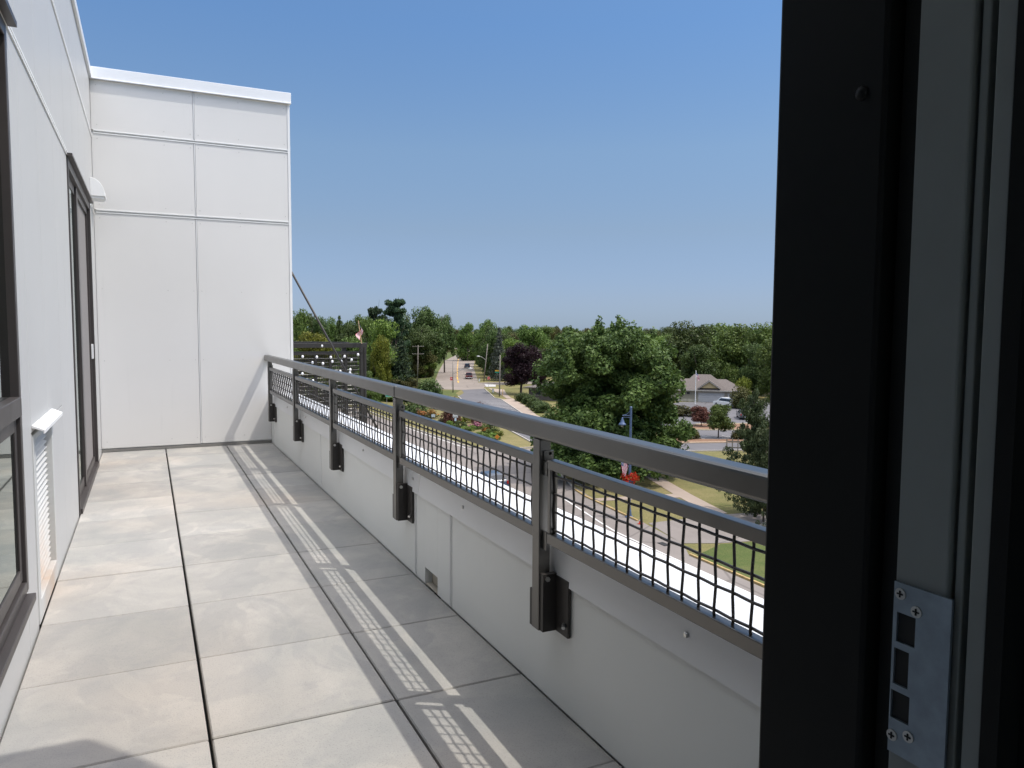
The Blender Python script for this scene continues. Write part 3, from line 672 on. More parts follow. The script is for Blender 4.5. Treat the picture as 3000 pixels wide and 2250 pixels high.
scb.obj('slat_screen', M['bronze_dark'], pg)
MB().box(.78, 1.06, -.13, .1, .0, .12).obj('post_base', M['bronze_dark'], pg)
white = NT('frosted_bulb'); white.set((.9, .9, .92), .15, 0, .6); M['bulb'] = white.m
def bulb_string(ax, az, bx, bz, n, sag, yy, label):
    st = thing('bulb_string', (4.5, yy, -3.3), label, 'string lights', 0, 'strings of white bulbs hung on the pergola')
    pts = [(ax+(bx-ax)*i/24, -.05*math.sin(i*2.1), az+(bz-az)*i/24-sag*math.sin(PI*i/24)-.02*math.sin(i*1.7)) for i in range(25)]
    MB().path(pts, .006, 4).obj('cord', M['black'], st)
    for k in range(n):
        p = pts[min(24, int((k+.5)*24/n))]
        bo = MB().lathe([(.0001, -.115), (.022, -.108), (.036, -.08), (.032, -.055), (.016, -.03)], p, 8).obj('bulb', M['bulb'], st, smooth=True)
        MB().lathe([(.016, -.032), (.016, .0)], p, 8).obj('socket', M['black'], bo)
bulb_string(-2.0, 3.86, 1.02, 3.88, 8, .06, 20.87, 'string of white bulbs just under the front beam of the pergola')
bulb_string(-2.3, 3.72, .85, 3.75, 11, .10, 20.88, 'upper sagging string of white bulbs across the pergola screen')
bulb_string(-2.3, 3.62, .80, 3.48, 9, .16, 20.85, 'middle sagging string of white bulbs across the pergola screen')
bulb_string(-2.2, 3.42, .78, 3.45, 6, .30, 20.86, 'lowest and most sagging string of white bulbs on the pergola')
bulb_string(-2.2, 4.14, .8, 4.10, 5, -.02, 20.98, 'string of white bulbs lying along the top of the front beam')
tr = thing('terrace_railing', (4.0, 25.9, -3.3), 'dark baluster railing along the far edge of the lower terrace', 'railing')
MB().box(-6, 2.1, -.03, .03, 1.05, 1.10).box(-6, 2.1, -.02, .02, .12, .16).obj('rail', M['bronze_dark'], tr)
q = MB()
for k in range(66): x = -5.9+k*.12; q.box(x-.012, x+.012, -.012, .012, .16, 1.05)
q.obj('baluster_screen', M['bronze_dark'], tr)
tb = thing('terrace_table', (5.0, 22.6, -3.3), 'grey metal terrace table with two benches beside the pergola', 'table')
MB().box(-.7, .7, -.4, .4, .70, .74).obj('table_top', plain('table_grey', (.4, .4, .42), .6), tb, bevel=.01)
for x in (-.6, .6):
    for y in (-.3, .3): MB().box(x-.03, x+.03, y-.03, y+.03, 0, .70).obj('leg', M['bronze_dark'], tb)
rod = MB().path([(1.45, 10, 2.372), (3.2, 10, -.90)], .014, 10); rod.path([(3.12, 10, -.76), (3.24, 10, -.97)], .03, 10)
tag(rod.obj('tie_rod', M['bronze_dark'], smooth=True), 'thin dark slanting steel tie rod running down from the end wall', 'tie rod')
cy = thing('entrance_canopy', (1.42, 9.4, -1.35), 'dark canopy beam carried by the slanting tie rod', 'canopy')
MB().box(0, 1.95, .5, .7, .25, .40).obj('canopy_beam', M['bronze_dark'], cy, bevel=.01); MB().box(.0, 1.0, .2, 1.1, .41, .44).obj('flat_slab', M['bronze_dark'], cy)

# ------------------------------------------------------------------ flags
fr = plain('flag_red', (.50, .025, .05), .8); fw_ = plain('flag_white', (.75, .74, .74), .8); fb = plain('flag_blue', (.03, .045, .16), .8)
def flag_cloth(parent, fn, name='flag_cloth', nx=26):
    """13 stripes and a starred canton on a cloth given by fn(u along the fly, v down the hoist)"""
    mb = MB(); ny = 13; V = [fn(i/nx, j/ny) for j in range(ny+1) for i in range(nx+1)]; F = []; MI = []
    for j in range(ny):
        for i in range(nx):
            F.append((j*(nx+1)+i, j*(nx+1)+i+1, (j+1)*(nx+1)+i+1, (j+1)*(nx+1)+i)); can = j < 7 and i < nx*.4
            MI.append(2 if can and not (i % 2 == 1 and j % 2 == 1) else (1 if can else (0 if j % 2 == 0 else 1)))
    mb.v = V; mb.f = F; mb.m = MI
    o = mb.obj(name, [fr, fw_, fb], parent, smooth=True); s = o.modifiers.new('thickness', 'SOLIDIFY'); s.thickness = .004; return o
# flag on the pergola corner: drooping from a slanted stick
f1 = thing('flag', (5.36, 20.9, .82), 'striped stars flag hanging from a leaning stick on the pergola corner', 'flag')
MB().path([(.03, 0, -.02), (-.06, 0, .62)], .011, 8).obj('flag_stick', plain('stick_wood', (.6, .42, .24), .6), f1)
def drape(u, v):
    z = .56-v*.20-u*.34; x = -.045+(.09*(v-.3))*(1-u)+(.10*math.sin(u*4.5+v*1.5)+.02)*(.25+u)+.02*u+.10*v*u; y = .05*math.sin(u*9+v*4)*u
    return (x-.02*u, -.01+y, z)
flag_cloth(f1, drape)
f2p = at(1.0, 1.0, 1.0)
# street lamp with flag and flower basket
lp = thing('street_lamp', (32.12, 46.43, GZ), 'blue painted street lamp post with one hanging bell lamp by the kerb', 'street lamp')
M['lamp_blue'] = plain('lamp_blue_paint', (.075, .115, .21), .45, .2, .1)
MB().lathe([(.30, 0), (.30, .08), (.2, .14), (.16, .5), (.13, .6), (.10, .9), (.085, 8.26), (.1, 8.28), (.05, 8.34)], (0, 0, 0), 14).obj('pole', M['lamp_blue'], lp, smooth=False)
L = Vector((cr[0], cr[1], 0)).normalized()*-1
mb = MB(); mb.path([Vector((0, 0, 7.66)), L*.62+Vector((0, 0, 7.66))], .035, 8).path([Vector((0, 0, 7.52)), L*.62+Vector((0, 0, 7.52))], .02, 8)
mb.path([Vector((0, 0, 8.15)), L*.1+Vector((0, 0, 7.95)), L*.3+Vector((0, 0, 7.75)), L*.55+Vector((0, 0, 7.7))], .02, 8); mb.obj('arm', M['lamp_blue'], lp)
hd = MB().lathe([(.03, .56), (.05, .5), (.09, .40), (.13, .30), (.15, .2), (.26, .09), (.30, .0), (.27, .0), (.1, .12)], tuple(L*.62+Vector((0, 0, 6.96))), 16).obj('lamp_shade', M['lamp_blue'], lp, smooth=True)
MB().lathe([(.11, .05), (.13, -.04), (.1, -.14), (.03, -.17)], tuple(L*.62+Vector((0, 0, 6.96))), 12).obj('globe', M['glass'], hd, smooth=True)
f2 = thing('flag', (32.12, 46.43, GZ), 'striped stars flag hanging on the blue lamp post above the red flowers', 'flag')
MB().path([L*.05+Vector((0, 0, 3.75)), L*.62+Vector((0, 0, 4.55))], .016, 8).obj('flag_stick', M['bolt'], f2)
def drape2(u, v):
    p = L*(.62-.46*v*(1-.3*u))+Vector((0, 0, 4.55-.30*v*(1-u)-u*1.45))
    p += L*(.06*math.sin(u*4+1.2))+Vector((.04*math.sin(u*7+v*5), .05*math.sin(u*6+v*9), 0))
    return tuple(p)
flag_cloth(f2, drape2)
rng = np.random.default_rng(77)
fbk = thing('flower_basket', (32.12, 46.43, GZ+2.85), 'hanging basket of bright red flowers on the blue lamp post', 'flower basket')
C = []; R = []
for i in range(26):
    d = unit(rng, 1)[0]; C.append(d*np.array([.62, .62, .34])*rng.random()**.4+np.array([.05, 0, .1])); R.append([.22, .22, .2])
V = clump_leaves(rng, np.array(C), np.array(R), 60, .06); mi = (rng.random(len(V)//4) < .1).astype(int)
o = bpy.data.objects.new('blossoms', leaf_mesh('blossoms', V, [M['red_flower'], LEAF['mid']], mi)); COL.objects.link(o); o.parent = fbk
MB().lathe([(.04, -.36), (.25, -.28), (.38, -.05), (.38, .0)], (0, 0, 0), 14).obj('basket', M['lamp_blue'], fbk)
MB().path([(0, 0, .1), (.3, 0, .0)], .015, 6).path([(0, 0, .1), (-.3, 0, 0)], .015, 6).obj('bracket', M['lamp_blue'], fbk)

# ------------------------------------------------------------------ cones, signs
M['cone_red'] = plain('cone_red', (.62, .055, .015), .5, 0, .08); M['cone_white'] = plain('cone_white', (.75, .75, .72), .5)
def cone(x, y, label, h=.5):
    c = thing('traffic_cone', (x, y, GZ+.03), label, 'traffic cone', .4, 'orange traffic cones at the street edge')
    k = h/.5
    MB().box(-.16*k, .16*k, -.16*k, .16*k, 0, .03).obj('cone_base', M['cone_red'], c, bevel=.008)
    MB().lathe([(.125*k, .03), (.078*k, .235*k)], (0, 0, 0), 16).lathe([(.048*k, .36*k), (.022*k, .5*k), (.016*k, .51*k)], (0, 0, 0), 16).obj('cone_body', M['cone_red'], c, smooth=False)
    MB().lathe([(.079*k, .235*k), (.049*k, .36*k)], (0, 0, 0), 16).obj('reflective_band', M['cone_white'], c)
cone(31.7, 44.4, 'orange traffic cone with a white band on the kerb beside the driveway')
cone(28.4, 60.0, 'orange traffic cone standing in the tree shade on the street', .55)
M['sign_green'] = plain('sign_green', (.01, .30, .20), .5, 0, .04); M['sign_white'] = plain('sign_white', (.74, .74, .72), .5, 0, .03); M['sign_red'] = plain('sign_red', (.55, .035, .03), .5, 0, .05)
M['sign_yellow'] = plain('sign_yellow', (.62, .36, .03), .5, 0, .05); M['sign_black'] = plain('sign_black', (.02, .02, .02), .6); M['post_grey'] = plain('post_grey', (.32, .31, .29), .6, .3); M['wood_pole'] = plain('weathered_pole', (.21, .185, .16), .9, 0, .2, 3)
def facing(x, y): return math.atan2(-x, y)     # local -y looks back to the balcony
def sign(name, x, y, label, cat, z=GZ, rz=None): return thing(name, (x, y, z), label, cat, facing(x, y) if rz is None else rz)
SR = (PI/2, 0, 0)
s = sign('guide_sign', 39.0, 131, 'green road guide sign with white north lettering and arrow on two posts', 'road sign')
MB().box(-.95, .95, -.03, 0, 1.75, 3.25).obj('sign_board', M['sign_green'], s, bevel=.02)
br = MB()
br.box(-.93, .93, -.034, -.031, 1.77, 1.80).box(-.93, .93, -.034, -.031, 3.20, 3.23).box(-.93, -.90, -.034, -.031, 1.80, 3.20).box(.90, .93, -.034, -.031, 1.80, 3.20); br.obj('border', M['sign_white'], s)
text('lettering', 'North', .42, M['sign_white'], s, (-.30, -.034, 2.62), SR); text('lettering', '1', .5, M['sign_white'], s, (.62, -.034, 2.72), SR)
MB().prism([(.25, 2.12), (.62, 2.12), (.62, 2.24), (.82, 2.07), (.62, 1.90), (.62, 2.02), (.25, 2.02)], -.036, -.031, 'y').obj('arrow', M['sign_white'], s)
for x in (-.72, .72): MB().box(x-.04, x+.04, .0, .06, 0, 3.0).obj('post', M['post_grey'], s)
s = sign('road_sign', 38.55, 98.3, 'white lane sign with three lines of black lettering at the flower beds', 'road sign')
MB().box(-.36, .36, -.02, 0, 1.62, 2.38).obj('sign_board', M['sign_white'], s, bevel=.02)
for k, tx in enumerate(('RIGHT LANE', 'MUST', 'TURN RIGHT')): text('lettering', tx, .15 if k != 1 else .17, M['sign_black'], s, (0, -.024, 2.22-k*.22), SR)
MB().box(-.14, .14, -.02, 0, 1.12, 1.52).obj('lower_plate', plain('plate_blue', (.55, .66, .74), .5), s); MB().box(-.03, .03, .001, .05, 0, 2.3).obj('post', M['post_grey'], s)
s = sign('garden_sign', 37.6, 104.8, 'small pale plate on two legs in front of the orange flowers', 'sign')
MB().box(-.27, .27, -.02, 0, 1.0, 1.42).obj('sign_board', plain('plate_pale', (.5, .56, .6), .5), s, bevel=.01)
for x in (-.27, .25): MB().box(x-.02, x+.03, .0, .04, 0, 1.45).obj('post', M['sign_black'], s)
s = sign('object_marker', 38.5, 84.15, 'diamond shaped checkered yellow and red hazard marker on the island tip', 'road sign')
MB().prism([(0, .42), (.33, .75), (0, 1.08), (-.33, .75)], -.02, 0, 'y').obj('sign_board', M['sign_yellow'], s)
ck = MB()
for i in range(-2, 3):
    for j in range(-2, 3):
        if (i+j) % 2 == 0:
            cx_, cz = (i+j)*.06, .75+(i-j)*.06
            if abs(cx_)+abs(cz-.75) < .29: ck.prism([(cx_, cz-.055), (cx_+.055, cz), (cx_, cz+.055), (cx_-.055, cz)], -.026, -.021, 'y')
ck.obj('checker_dots', M['sign_red'], s)
for x in (-.12, .12): MB().box(x-.02, x+.02, .001, .04, 0, .6).obj('post', M['post_grey'], s)
s = sign('no_entry_sign', 65.7, 170.07, 'red square sign with a white bar beside the leaning lamp pole at the crossing', 'road sign')
MB().box(-.36, .36, -.02, 0, 1.62, 2.34).obj('sign_board', M['sign_red'], s); MB().box(-.28, .28, -.026, -.021, 1.92, 2.03).obj('bar', M['sign_white'], s); MB().box(-.03, .03, .001, .05, 0, 2.3).obj('post', M['post_grey'], s)
s = sign('stop_sign', 74.0, 166.8, 'red octagonal stop sign on a grey post at the street corner', 'road sign')
oc = [(.40*math.cos(a), 2.15+.40*math.sin(a)) for a in [PI/8+k*PI/4 for k in range(8)]]; oi = [(x*.93, 2.15+(z-2.15)*.93) for x, z in oc]
MB().prism(oc, -.02, 0, 'y').obj('border', M['sign_white'], s); MB().prism(oi, -.027, -.0205, 'y').obj('sign_board', M['sign_red'], s)
text('lettering', 'STOP', .28, M['sign_white'], s, (0, -.03, 2.15), SR); MB().box(-.03, .03, .001, .05, 0, 2.3).obj('post', M['post_grey'], s)
s = sign('street_name_sign', 83.46, 182.7, 'street corner post with an orange plate above a green plate', 'street sign')
MB().box(-.52, .52, -.02, 0, 2.75, 3.1).obj('orange_plate', M['sign_yellow'], s); MB().box(-.55, .55, -.02, 0, 2.38, 2.66).obj('green_plate', M['sign_green'], s); MB().box(-.03, .03, .001, .05, 0, 3.1).obj('post', M['post_grey'], s)
for (x, y, lb_) in ((79.0, 184.2, 'white mailbox box on the grass beside the leaning pole'), (68.5, 152.0, 'white utility box beside the yellow marker post')):
    s = sign('utility_box', x, y, lb_, 'box'); MB().box(-.22, .22, -.18, .18, 0, .75).obj('housing', M['sign_white'], s, bevel=.03); MB().box(-.25, .25, -.2, .2, .751, .82).obj('cap', M['post_grey'], s, bevel=.02)
s = sign('marker_post', 66.9, 143.5, 'thin yellow marker post beside the tall wooden pole', 'marker post'); MB().box(-.05, .05, -.05, .05, 0, 1.9).obj('post_body', M['sign_yellow'], s, bevel=.01); MB().box(-.055, .055, -.055, .055, 1.6, 1.7).obj('band', M['sign_white'], s)

# ------------------------------------------------------------------ poles
def pole(x, y, h, label, lean=(0, 0), arms=0, lamp=None, r=.13, z=GZ, name='utility_pole', group=None):
    p = thing(name, (x, y, z), label, 'utility pole', 0, group); lx, ly = lean
    MB().path([(0, 0, -.1), (lx*.5, ly*.5, h*.5), (lx, ly, h)], [r, r*.85, r*.65], 10).obj('pole', M['wood_pole'], p, smooth=True)
    for k in range(arms):
        zz = h-.35-k*2.0; f = zz/h; c = Vector((lx*f, ly*f, zz))
        a = MB(); a.path([c+Vector(cr)*-1.55, c+Vector(cr)*1.55], .075, 6); ao = a.obj('crossarm', M['wood_pole'], p)
        q = MB()
        for u in (-1.45, -.75, .75, 1.45): q.lathe([(.05, .05), (.06, .14), (.03, .22)], tuple(c+Vector(cr)*u), 8)
        q.obj('insulator_row', M['post_grey'], ao)
    if lamp:
        z0, ox, dz = lamp; f = z0/h; c = Vector((lx*f, ly*f, z0)); e = c+Vector(cr)*ox+Vector((0, 0, dz))
        ao = MB().path([c, c.lerp(e, .5)+Vector((0, 0, .25)), e], .06, 8).obj('lamp_arm', M['post_grey'], p)
        d = (Vector(cr)*ox).normalized(); MB().path([e-d*.1, e+d*.35, e+d*.75], [.08, .17, .08], 10).obj('lamp_head', M['sign_white'], ao, smooth=True)
    return p
pole(60.25, 155.1, 6.75, 'grey pole with a long street light arm beside the red square sign', (.14, .47), lamp=(4.1, 3.5, 1.2), r=.12)
pole(65.58, 142.3, 8.6, 'tall pale wooden pole in front of the purple tree', (.36, .5), r=.15)
pole(80.64, 185.0, 10.0, 'leaning dark wooden pole with a street light arm left of the stop sign', (1.2, .2), lamp=(5.6, -1.7, 1.1), r=.16)
pole(65.26, 194.4, 9.5, 'grey utility pole with two crossarms left of the avenue', (.4, .5), arms=2, r=.16)
for i, (x, y, h) in enumerate([(83.3, 233.8, 10.9), (114.5, 308.2, 9.9), (130.2, 343.6, 10.3), (150.2, 388.5, 9.8), (146.6, 400, 8.0)]):
    pole(x, y, h, ['nearest of the roadside poles on the left verge of the avenue', 'second pole along the left verge of the avenue', 'third pole along the left verge of the avenue', 'fourth pole along the left verge near the bend', 'far pale pole set back behind the row on the verge'][i], (.4, .4), arms=1 if i in (0, 3) else 0, r=.17, group='poles along the avenue verge')
wr = MB()
def wire(a, b_, sag): 
    a, b_ = Vector(a), Vector(b_); wr.path([a.lerp(b_, i/12)-Vector((0, 0, sag*math.sin(PI*i/12))) for i in range(13)], .012, 4)
for o_ in (-.8, .8):
    wire((65.7+o_, 194.9, GZ+9.3), (84+o_, 234.3, GZ+10.6), .5); wire((84+o_, 234.3, GZ+10.6), (115+o_, 308.6, GZ+9.7), .8); wire((115+o_, 308.6, GZ+9.7), (130.6+o_, 344, GZ+10.1), .4)
wire((65.9, 142.8, GZ+8.3), (81.7, 185.1, GZ+7.6), .4)
tag(wr.obj('power_line', M['black']), 'thin overhead power wires strung between the roadside poles', 'power line')

# ------------------------------------------------------------------ vehicles
M['tyre'] = plain('tyre', (.02, .02, .02), .8); M['rim'] = plain('rim', (.4, .4, .4), .35, .8)
M['tail'] = plain('tail_light', (.35, .01, .01), .25); M['chrome'] = plain('bumper_chrome', (.6, .6, .6), .25, .9)
def car_paint(name, c):
    t = NT(name); t.set(c, .3, .15, .5); t.b.inputs['Coat Weight'].default_value = .6; t.b.inputs['Coat Roughness'].default_value = .08; return t.m
def vehicle(name, x, y, rz, kind, paint, label, cat):
    """front towards local +y"""
    o = thing(name, (x, y, GZ+.03), label, cat, rz)
    if kind == 'van':
        L_, w_ = 5.0, .98; body = [(-2.45, .32), (-2.5, .6), (-2.46, 1.0), (2.05-.75, 1.02), (2.3, .86), (2.48, .62), (2.45, .3)]
        cab = [(-2.44, 1.0), (-2.30, 1.64), (-2.15, 1.70), (.35, 1.72), (.75, 1.64), (1.5, 1.0)]; glass = [(-2.02, 1.08), (-1.98, 1.55), (.55, 1.56), (1.25, 1.08)]; wy = (-1.5, 1.55)
    elif kind == 'pickup':
        L_, w_ = 5.5, .95; body = [(-2.75, .5), (-2.78, 1.08), (-.35, 1.1), (1.1, 1.1), (2.6, 1.0), (2.75, .8), (2.72, .42)]
        cab = [(-.75, 1.09), (-.65, 1.72), (-.5, 1.78), (.55, 1.76), (1.2, 1.1)]; glass = [(-.5, 1.16), (-.45, 1.62), (.5, 1.62), (.95, 1.16)]; wy = (-1.75, 1.75)
    else:
        L_, w_ = 4.6, .88; body = [(-2.25, .3), (-2.3, .62), (-2.2, .92), (1.0, .95), (2.15, .8), (2.3, .55), (2.25, .28)]
        cab = [(-1.95, .92), (-1.25, 1.38), (-1.0, 1.44), (.15, 1.44), (1.05, .95)]; glass = [(-1.55, .99), (-1.1, 1.33), (.1, 1.34), (.8, .99)]; wy = (-1.4, 1.4)
    bd = MB()
    def shell(prof, w0, w1, z0, z1):
        n = len(prof); wid = lambda z: w0+(w1-w0)*max(0, min(1, (z-z0)/(z1-z0)))
        v = [(-wid(z), yy, z) for yy, z in prof]+[(wid(z), yy, z) for yy, z in prof]
        bd._add(v, [tuple(range(n))[::-1], tuple(range(n, 2*n))]+[(i, (i+1) % n, (i+1) % n+n, i+n) for i in range(n)])
    shell(body, w_, w_*.97, .3, 1.1)
    bo = bd.obj('body', paint, o, bevel=.06, segs=3)
    bd = MB(); zt = max(z for _, z in cab); shell(cab, w_*.95, w_*.78, 1.0, zt); bd.obj('cabin', paint, o, bevel=.05, segs=3)
    zw = lambda z: w_*.95+(w_*.78-w_*.95)*max(0, (z-1.0)/(zt-1.0))
    for s_ in (-1, 1):
        g = MB(); v = [(s_*(zw(z)+.006), yy, z) for yy, z in glass]; g.quad(*v); g.obj('side_window', M['car_glass'], o)
    cr_, cf = (cab[0], cab[1]), (cab[-1], cab[-2])
    for nm, (p0, p1), sg in (('rear_window', cr_, -1), ('windscreen', cf, 1)):
        a = .16 if nm == 'rear_window' else .08; y0_, z0_ = p0[0]+(p1[0]-p0[0])*a, p0[1]+(p1[1]-p0[1])*a; y1_, z1_ = p0[0]+(p1[0]-p0[0])*.84, p0[1]+(p1[1]-p0[1])*.84
        MB().quad((-zw(z0_)*.9, y0_+sg*.02, z0_), (zw(z0_)*.9, y0_+sg*.02, z0_), (zw(z1_)*.88, y1_+sg*.02, z1_), (-zw(z1_)*.88, y1_+sg*.02, z1_)).obj(nm, M['car_glass'], o)
    ye = body[1][0]
    for s_ in (-1, 1):
        MB().box(s_*w_*.84-.09, s_*w_*.84+.09, ye-.02, ye+.06, .68 if kind != 'van' else .92, .95 if kind != 'van' else 1.25).obj('tail_light', M['tail'], o, bevel=.01)
        MB().box(s_*w_*.75-.14, s_*w_*.75+.14, body[-2][0]-.12, body[-2][0]+.01, .62, .76).obj('headlight', M['chrome'], o, bevel=.01)
        for yy in wy:
            wh = MB().path([(s_*(w_-.22), yy, .34), (s_*(w_+.01), yy, .34)], .34, 20).obj('wheel', M['tyre'], o, bevel=.03); MB().path([(s_*(w_+.011), yy, .34), (s_*(w_+.02), yy, .34)], .2, 16).obj('rim', M['rim'], wh)
        MB().box(s_*(w_+.02), s_*(w_+.2), .78, .9, 1.0, 1.14).obj('mirror', paint, o, bevel=.02)
    MB().box(-w_*.95, w_*.95, ye-.10, ye+.02, .34, .55).obj('bumper', M['chrome'] if kind == 'pickup' else paint, o, bevel=.03)
    MB().box(-.26, .26, ye-.105, ye-.101, .42, .53).obj('licence_plate', M['sign_white'], o)
    if kind == 'pickup': MB().box(-.8, .8, -2.6, -.85, 1.085, 1.12).obj('bed_liner', M['tyre'], o)
    return o
vehicle('minivan', 95.3, 107.5, math.radians(2), 'van', car_paint('van_white', (.80, .80, .79)), 'white minivan parked in front of the garage house', 'minivan')
vehicle('pickup_truck', 81.1, 196.5, -math.atan2(8, 21), 'pickup', car_paint('pickup_red', (.11, .012, .016)), 'dark red pickup truck driving away up the avenue', 'pickup truck')
vehicle('parked_car', 102.5, 250, -math.atan2(21, 53), 'van', car_paint('car_navy', (.03, .04, .06)), 'dark blue car in the tree shade ahead of the pickup', 'car')
vehicle('parked_car', 110.5, 122, -.9, 'sedan', car_paint('car_blue', (.06, .30, .42)), 'light blue car glimpsed between shrubs right of the house', 'car')
vehicle('parked_car', 85.2, 92.0, -.6, 'sedan', car_paint('car_dark', (.04, .045, .05)), 'dark car half hidden behind the small round tree', 'car')
vehicle('parked_car', 26.9, 60.5, 0.02, 'sedan', car_paint('car_slate', (.05, .065, .09)), 'slate coloured car in the big tree shade just above the white coping', 'car')

# ------------------------------------------------------------------ houses
M['shingle'] = plain('roof_shingle', (.125, .105, .094), .9, 0, .18, 5); M['siding'] = plain('tan_siding', (.33, .29, .22), .8, 0, .06); M['gold_siding'] = plain('gold_siding', (.40, .31, .16), .8, 0, .08)
M['garage_door'] = plain('garage_door_paint', (.50, .48, .46), .6, 0, .04); M['stone'] = plain('pale_stone', (.48, .43, .33), .9, 0, .3, 1.5); M['fascia'] = plain('fascia_paint', (.42, .38, .32), .7); M['brick'] = plain('brown_brick', (.12, .10, .085), .9, 0, .35, 9)
hs = thing('garage_house', (96.8, 117.1, GZ), 'tan house with a grey shingle roof, gable and wide garage door behind the lot', 'house', math.radians(-40.5))
MB().box(-10, 7.4, .35, 9, 0, 2.35).obj('wall', M['siding'], hs)
gd = MB().box(.0, 4.8, .28, .349, 0, 1.75).obj('garage_door', M['garage_door'], hs); ln = MB()
for k in (1, 2, 3): ln.box(.02, 4.78, .272, .279, k*.44-.012, k*.44+.012)
ln.obj('panel_seam', M['fascia'], gd)
MB().box(5.5, 7.0, .28, .349, 0, 1.75).obj('garage_door', M['garage_door'], hs)
MB().box(-.15, 0, .25, .349, 0, 2.0).box(4.8, 4.95, .25, .349, 0, 2.0).box(-.15, 4.95, .22, .27, 1.76, 2.0).obj('door_trim', M['fascia'], hs)
for x in (-3.2, -2.35):
    wn_ = MB().box(x, x+.75, .27, .345, 1.35, 1.95).obj('window', M['fascia'], hs); MB().box(x+.07, x+.68, .255, .269, 1.42, 1.88).obj('pane', M['car_glass'], wn_)
MB().box(-10, -.2, .2, .34, 0, .5).box(7.0, 7.4, .2, .34, 0, .9).obj('stone_base', M['stone'], hs)
def hip(x0, x1, y0, y1, z0, z1, r0, r1, ym):
    return MB()._add([(x0,y0,z0),(x1,y0,z0),(x1,y1,z0),(x0,y1,z0),(r0,ym,z1),(r1,ym,z1),(x0,y0,z0-.15),(x1,y0,z0-.15),(x1,y1,z0-.15),(x0,y1,z0-.15)],
                     [(0,1,5,4),(1,2,5),(2,3,4,5),(3,0,4),(6,7,1,0),(7,8,2,1),(8,9,3,2),(9,6,0,3),(6,9,8,7)])
hip(-10.6, 8.2, -.35, 9.6, 2.36, 4.25, -6, 5.2, 4.6).obj('roof', M['shingle'], hs); hip(-3.6, 5.4, -.05, 9.2, 2.5, 5.15, -1.0, 2.2, 4.6).obj('roof', M['shingle'], hs)
gb = MB().prism([(.35, 2.75), (3.65, 2.75), (2.0, 3.95)], -.2, 2.4, 'y').obj('gable', M['gold_siding'], hs)
MB().prism([(-.15, 2.75), (2.0, 4.28), (4.15, 2.75), (3.75, 2.75), (2.0, 4.0), (.25, 2.75)], -.42, 3.2, 'y').obj('gable_roof', M['shingle'], gb)
MB().prism([(-.1, 2.69), (2.0, 4.16), (4.1, 2.69), (3.9, 2.69), (2.0, 4.0), (.1, 2.69)], -.46, -.42, 'y').obj('barge_board', M['fascia'], gb)
MB().box(-10.6, 8.2, -.42, -.36, 2.14, 2.35).obj('gutter', M['fascia'], hs)
fp = thing('flagpole', (93.5, 114, GZ), 'white flagpole with a limp stars flag before the tan house', 'flagpole')
MB().lathe([(.12, 0), (.08, .15), (.055, 6.2), (.09, 6.25), (.02, 6.36)], (0, 0, 0), 10).obj('pole', M['sign_white'], fp)
flag_cloth(fp, lambda u, v: tuple(Vector(cr)*(.08+.75*u-.25*u*v)+Vector((.05*math.sin(u*6), .06*math.sin(u*7+v*3), 6.0-.75*v*(1-.3*u)-1.15*u))), nx=16)
h2 = thing('brown_house', (68.2, 134.4, GZ), 'low brown brick building with a grey roof half hidden behind the big tree', 'house', math.radians(-58))
MB().box(0, 16, .3, 12, 0, 2.5).obj('wall', M['brick'], h2)
for k in range(4):
    wn_ = MB().box(1.5+k*3.4, 2.9+k*3.4, .23, .295, .9, 2.1).obj('window', M['fascia'], h2); MB().box(1.6+k*3.4, 2.8+k*3.4, .21, .229, 1.0, 2.0).obj('pane', M['car_glass'], wn_)
hip(-.8, 17, -.6, 12.8, 2.51, 3.7, 5, 12, 6).obj('roof', M['shingle'], h2)
def cottage(x, y, rz, label, wall, w_=11, d=8):
    h = thing('cottage', (x, y, GZ), label, 'house', rz); MB().box(0, w_, 0, d, 0, 2.6).obj('wall', wall, h)
    hip(-.6, w_+.6, -.6, d+.6, 2.61, 4.5, 3, w_-3, d/2).obj('roof', plain('roof_'+str(len(bpy.data.materials)), (.20, .15, .125), .9), h)
    for k in range(3):
        wn_ = MB().box(1.2+k*3.2, 2.4+k*3.2, -.07, -.005, .9, 2.0).obj('window', M['fascia'], h); MB().box(1.3+k*3.2, 2.3+k*3.2, -.09, -.071, 1.0, 1.9).obj('pane', M['car_glass'], wn_)
cottage(117, 122, math.radians(-42), 'small cottage with a pinkish roof behind the shrubs at the right', M['siding'])
cottage(112, 226, math.radians(-20), 'pale cottage under the trees right of the avenue', M['sign_white'])
p = at(672, 735, 150); cottage(p[0]-5, p[1], math.radians(-12), 'tan cottage peeping out above the pergola at the far left', M['stone'])
fn_ = thing('wooden_fence', (60.0, 67.4, GZ), 'short grey weathered post fence beside the juniper', 'fence', math.radians(-40))
for k in range(9): MB().box(k*.62-.06, k*.62+.06, -.06, .06, 0, 1.55).obj('post', M['wood_pole'], fn_)
MB().box(-.06, 5.0, .061, .10, 1.15, 1.28).obj('rail', M['wood_pole'], fn_); MB().box(-.06, 5.0, .061, .10, .45, .58).obj('rail', M['wood_pole'], fn_)

# ------------------------------------------------------------------ trees and shrubs
def gnd(px, py):                     # a point of the street level under a pixel (2212-wide)
    a = at(px, py, 1.0)-np.array([0, 0, EYE]); return np.array([0, 0, EYE])+a*((GZ-EYE)/a[2])
def z2212(x0, y0, s): return lambda a, b: ((x0+a*s)/1.35624, (y0+b*s)/1.35624)
v2 = z2212(1220, 980, 400/2212); v3 = z2212(1080, 1100, 480/2212); v4 = z2212(1900, 1040, 380/2212); v8 = z2212(1750, 1380, 520/2212)
T = tree_px
bt = tree('maple', 'maple', 39.5, 61.0, 17.2, 15.4, 'large full green maple standing beside the street lamp', name='maple_tree', var=0)
